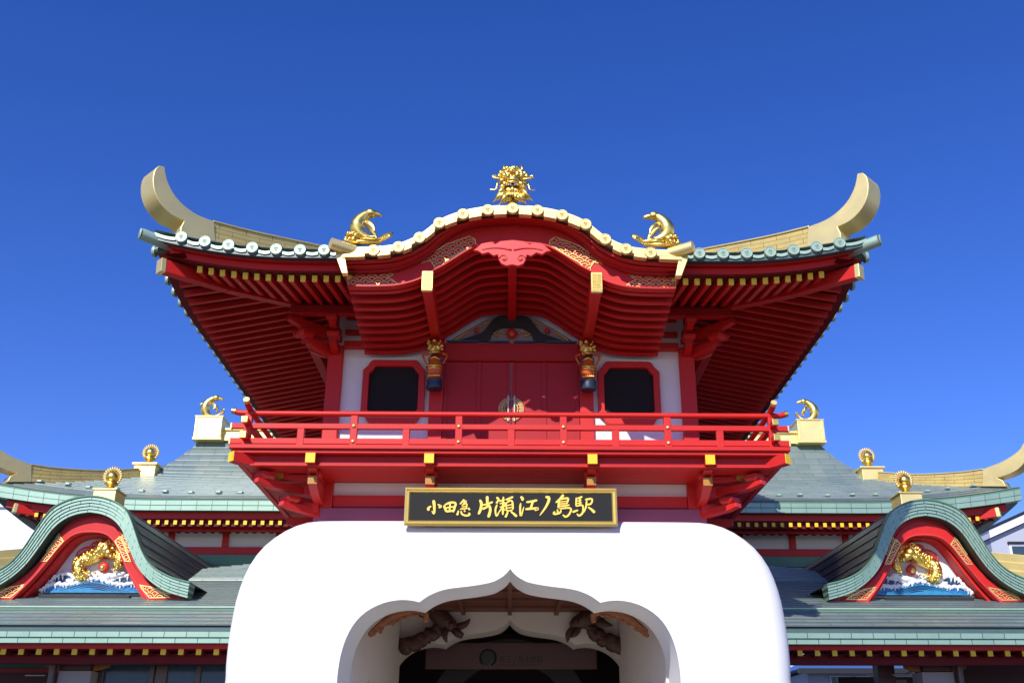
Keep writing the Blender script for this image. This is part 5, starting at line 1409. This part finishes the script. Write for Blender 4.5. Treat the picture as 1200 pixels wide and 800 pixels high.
# ---- carved guardians carrying the gable beams
def guardian(s):
    c_ = P(513 if s < 0 else 684, 457, 20.62); root = thing('guardian_carving', (s * 1.645, 20.62, c_.z), f'gilded and orange carved guardian under the gable beam, {"left" if s < 0 else "right"} of the doors', 'carving', 'carved guardians beside the doors')
    k = .00205
    Q = lambda a_, b_, y=0: Vector(((a_ - 230) * k, -y, (670 - b_) * k * .97))
    m = MB(); m.lathe([(80 * k, 0), (86 * k, 25 * k), (80 * k, 60 * k), (84 * k, 95 * k), (70 * k, 105 * k)], (0, -.02, 0), 20); loc_part('base', m, M['navy'], root, smooth=40)
    m = MB(); m.tube([Q(228, 565, .05), Q(228, 500, .10), Q(228, 420, .10), Q(228, 340, .06)], [58 * k, 78 * k, 76 * k, 56 * k], 18); loc_part('robe', m, M['orange'], root, smooth='all')
    m = MB()
    for b_, r_ in ((430, 80), (458, 80)):
        m.tube([Q(228 + r_ * math.cos(t), b_ + 10 * math.sin(t * 1), .10 + r_ * k * math.sin(t)) for t in [math.pi * i / 12 for i in range(13)]], 11 * k, 7)
    for i in range(6): m.blob(Q(175 + 21 * i, 545, .2), 15 * k, 1, .5)
    m.tube([Q(165, 350, .12), Q(228, 330, .19), Q(292, 350, .12)], 13 * k, 7); m.blob(Q(228, 445, .23), 24 * k, 2, .4)
    loc_part('sash', m, M['gild'], root, smooth='all')
    m = MB(); m.blob(Q(228, 200, .06), 72 * k, 3, .35, (1, .9, 1.15), 3); rnd = random.Random(8)
    for i in range(34):
        a_ = 150 + rnd.random() * 156; b_ = 100 + rnd.random() * 180; m.blob(Q(a_, b_, .10 + .06 * rnd.random()), (13 + 12 * rnd.random()) * k, 1, .6)
    m.tube([Q(180, 265, .18), Q(228, 280, .2), Q(276, 265, .18)], 12 * k, 7); m.blob(Q(228, 215, .2), 20 * k, 2)
    loc_part('head', m, M['gild'], root, smooth='all')
    for q in (-1, 1):
        m = MB(); m.tube(spline([Q(228 + q * 70, 268, .08), Q(228 + q * 122, 290, .1), Q(228 + q * 118, 330, .12), Q(228 + q * 86, 400, .12)], 12), [15 * k - .5 * k * i for i in range(12)], 8); loc_part('arm', m, M['orange'], root, smooth='all')
    m = MB(); m.box(-.15, .15, .06, .3, .16, .78); loc_part('backing', m, M['bluepaint'], root, bevel=.02)
for s in (-1, 1): guardian(s)

# ---- sea turtles and corals carved in the passage
def turtle(s):
    c_ = P(510 if s < 0 else 698, 752, 27.0); root = thing('turtle_carving', (c_.x, 27.2, Z_(770, 27.0)), f'dark carved sea turtle on a brown rock, {"left" if s < 0 else "right"} corner of the passage', 'carving', 'turtle carvings in the passage')
    k = 27 / 1200 / 1.03 / 7.1
    m = MB(); m.blob((0, -.12, 1.02 * 1), .52, 3, .08, (1, .35, .42), 3)
    rot = Matrix.Rotation(R(24 * s if s > 0 else 40), 4, 'Y') if s > 0 else Matrix.Rotation(R(38), 4, 'Y')
    if s > 0: rot = Matrix.Rotation(R(-20), 4, 'Y')
    def tf(m, c=Vector((0, 0, 1.02))): m.v = [tuple(rot @ (Vector(q) - c) * .98 + c + Vector((-s * .16, 0, -.04))) for q in m.v]; return m
    for i in range(5): m.blob((-.32 + .16 * i, -.26, 1.04), .09, 1, .2, (1, .5, 1))
    tf(m); loc_part('shell', m, M['carvebrown'], root, smooth='all')
    hd = 1
    m = MB(); m.tube([(.4 * hd, -.12, 1.0), (.58 * hd, -.14, .98), (.72 * hd, -.16, 1.0)], [.10, .11, .08], 10); tf(m); loc_part('head', m, M['carvebrown'], root, smooth='all')
    for p in ([(.25, -.2, .9), (.36, -.3, .72), (.52, -.3, .62)], [(-.3, -.15, .9), (-.46, -.22, .76), (-.6, -.2, .72)], [(.44, -.1, 1.08), (.58, -.12, 1.26), (.60, -.12, 1.46)] if s < 0 else [(-.44, -.1, .92), (-.62, -.12, .82), (-.72, -.12, .64)]):
        m = MB(); m.tube(spline([Vector(q) for q in p], 8), [.07, .085, .09, .09, .08, .065, .045, .02], 8, flat=.5); tf(m); loc_part('flipper', m, M['carvebrown'], root, smooth='all')
    m = MB(); rnd = random.Random(2)
    for i in range(22):
        f = i / 21; m.blob((s * (.72 - 1.0 * f) + .08 * (rnd.random() - .5), -.14, .30 + .52 * f ** 1.4 + .12 * (rnd.random() - .5)), .22 * (1 - .45 * f), 2, .5, (1, .7, .9), 3)
    loc_part('rock', m, M['carvebrown'], root, smooth='all')
for s in (-1, 1): turtle(s)
def coral(s):
    root = thing('coral_carving', (s * 2.4, 21.6, Z_(724, 21.6)), f'orange carved branch curling behind the {"left" if s < 0 else "right"} shoulder of the white arch', 'carving', 'orange carvings in the passage')
    m = MB(); rnd = random.Random(4)
    base = spline([(437, 742), (449, 733), (462, 724), (476, 719), (490, 717), (500, 722), (499, 731)], 30)
    pp = []
    for q in base:
        w_ = P(q.x, q.y - 2, 21.62); pp.append(Vector((s * abs(w_.x) - s * 2.4, 0, w_.z - WORLD[root].z)))
    m.tube(pp, [.05 + .05 * math.sin(math.pi * i / 29) for i in range(30)], 8)
    for i in range(0, 22):
        c_ = pp[i]
        if i % 9 in (6, 7): continue
        t0 = rnd.random() * 6; r_ = .06 + .05 * rnd.random()
        m.tube([c_ + Vector((r_ * math.cos(t0 + k * .6) * (1 - k / 14), -.04, -.06 + r_ * math.sin(t0 + k * .6) * (1 - k / 14))) for k in range(11)], [.026 - .0015 * k for k in range(11)], 6)
    loc_part('branch', m, M['carveorange'], root, smooth='all')
for s in (-1, 1): coral(s)

# ================================================================== BUILDINGS BEHIND
def house(name, label, Y, x0, x1, dep, z1, wallm, group=None): 
    root = thing(name, ((x0 + x1) / 2, Y, 0), label, 'house', group)
    m = MB(); m.box(x0, x1, Y, Y + dep, 0, z1); m.build('wall', M[wallm], root); return root
# grey rendered house at the right edge
Yh = 46; hx0 = X_(1166.5, 640, Yh); zA, zB = Z_(629, Yh), Z_(607, Yh)
GH = thing('grey_house', (hx0 + 4, Yh, 0), 'blue grey rendered house with a sloping white edged roof at the right edge', 'house')
m = MB(); m.prism([(hx0, 0), (hx0 + 8, 0), (hx0 + 8, zA + 8 * .42), (hx0, zA)], Yh, Yh + 9); m.build('wall', M['housegrey'], GH)
m = MB(); m.prism([(hx0 - .1, zA), (hx0 + 8.2, zA + 8.3 * .42), (hx0 + 8.2, zA + 8.3 * .42 + .36), (hx0 - .1, zA + .36)], Yh - .25, Yh + 9.2); m.build('verge_board', M['housewhite'], GH)
m = MB(); m.prism([(hx0 - .16, zA + .362), (hx0 + 8.3, zA + 8.46 * .42 + .362), (hx0 + 8.3, zA + 8.46 * .42 + .46), (hx0 - .16, zA + .46)], Yh - .32, Yh + 9.3); m.build('roof', M['black'], GH)
wx0, wx1, wz0, wz1 = X_(1190, 645, Yh), X_(1218, 645, Yh), Z_(655, Yh), Z_(635, Yh)
m = MB(); m.box(wx0 - .07, wx1, Yh - .05, Yh - .003, wz0, wz1); f = m.build('window', M['housewhite'], GH)
m = MB(); m.box(wx0 + .03, wx1 - .1, Yh - .06, Yh - .052, wz0 + .08, wz1 - .1); m.build('pane', M['glass'], f)
m = MB(); m.box(wx0 - .12, wx1, Yh - .14, Yh - .002, wz1 + .003, wz1 + .09); m.build('lintel', M['black'], f)
# white sided house behind it
Yh = 58; x0, x1 = X_(1120, 640, Yh), X_(1240, 640, Yh)
SH = thing('white_house', ((x0 + x1) / 2, Yh, 0), 'white house with horizontal siding behind the grey house', 'house')
m = MB(); zt = Z_(618, Yh); m.prism([(x0, 0), (x1, 0), (x1, zt + .5), (x0, zt - .2)], Yh, Yh + 8); m.build('wall', M['housewhite'], SH)
m = MB()
for i in range(40):
    z = zt - .35 - i * .22
    if z < .5: break
    m.box(x0 - .02, x1 + .02, Yh - .03, Yh - .003, z, z + .17)
m.build('siding', M['housewhite'], SH)
m = MB(); m.prism([(x0 - .3, zt - .22), (x1 + .3, zt + .52), (x1 + .3, zt + .64), (x0 - .3, zt - .10)], Yh - .4, Yh + 8.4); m.build('roof', M['steel'], SH)
# white building at the left edge
Yh = 62; x0, x1 = X_(-120, 620, Yh), X_(60, 620, Yh)
LB = thing('white_building', ((x0 + x1) / 2, Yh, 0), 'plain white building beyond the left station wing', 'building')
m = MB(); m.box(x0, x1, Yh, Yh + 9, 0, Z_(597, Yh)); m.build('wall', M['housewhite'], LB)
m = MB(); m.box(x0 - .2, x1 + .2, Yh - .2, Yh + 9.2, Z_(597, Yh) + .003, Z_(597, Yh) + .25); m.build('roof', M['housewhite'], LB)
for i in range(3):
    for j in range(2):
        xx = x0 + 1.6 + i * 2.8; z = 2 + j * 4.2
        m = MB(); m.box(xx, xx + 1.5, Yh - .05, Yh - .003, z, z + 1.5); f = m.build('window', M['steel'], LB)
        m = MB(); m.box(xx + .08, xx + 1.42, Yh - .06, Yh - .052, z + .08, z + 1.42); m.build('pane', M['glass'], f)
# blue roofed house seen under the right wing
Yh = 52; x0, x1 = X_(938, 785, Yh), X_(1230, 785, Yh); ze = Z_(782.5, Yh); dep = 9
BH = thing('blue_roofed_house', ((x0 + x1) / 2, Yh, 0), 'house with a blue sheet roof seen under the right wing eave', 'house')
m = MB(); m.box(x0 + .6, x1 - .6, Yh + .6, Yh + dep, 0, ze - .1); m.build('wall', M['housegrey'], BH)  # grey wall colour has the shade on this side painted in
m = MB(); a_ = [(x0, Yh, ze), (x1, Yh, ze), (x1, Yh + dep + .6, ze), (x0, Yh + dep + .6, ze), (x0 + 4.4, Yh + dep / 2, ze + 1.9), (x1 - 4.4, Yh + dep / 2, ze + 1.9)]
m.add(a_, [(0, 1, 5, 4), (1, 2, 5), (2, 3, 4, 5), (3, 0, 4), (3, 2, 1, 0)]); rfb = m.build('roof', M['bluetile'], BH)
for i in range(16):
    for j in range(2):
        m = MB(); xx = x0 + 2.3 + i * .7 + .3 * j; yy = Yh + .9 + .7 * j; z = ze + (yy - Yh) / (dep / 2) * 1.9
        m.box(xx - .07, xx + .07, yy - .05, yy + .05, z + .0, z + .12); m.build('snow_guard', M['black'], rfb)
m = MB(); m.box(x0 - .02, x1 + .02, Yh - .12, Yh - .01, ze - .22, ze + .02); m.build('gutter', M['black'], BH)
for u0, u1 in ((975, 1000), (1006, 1022)):
    xa, xb = X_(u0, 792, Yh + .6), X_(u1, 792, Yh + .6); m = MB(); m.box(xa, xb, Yh + .54, Yh + .597, Z_(800, Yh), Z_(790, Yh)); f = m.build('window', M['housewhite'], BH)
    m = MB(); m.box(xa + .06, xb - .06, Yh + .53, Yh + .538, Z_(799, Yh), Z_(791, Yh)); m.build('pane', M['glass'], f)
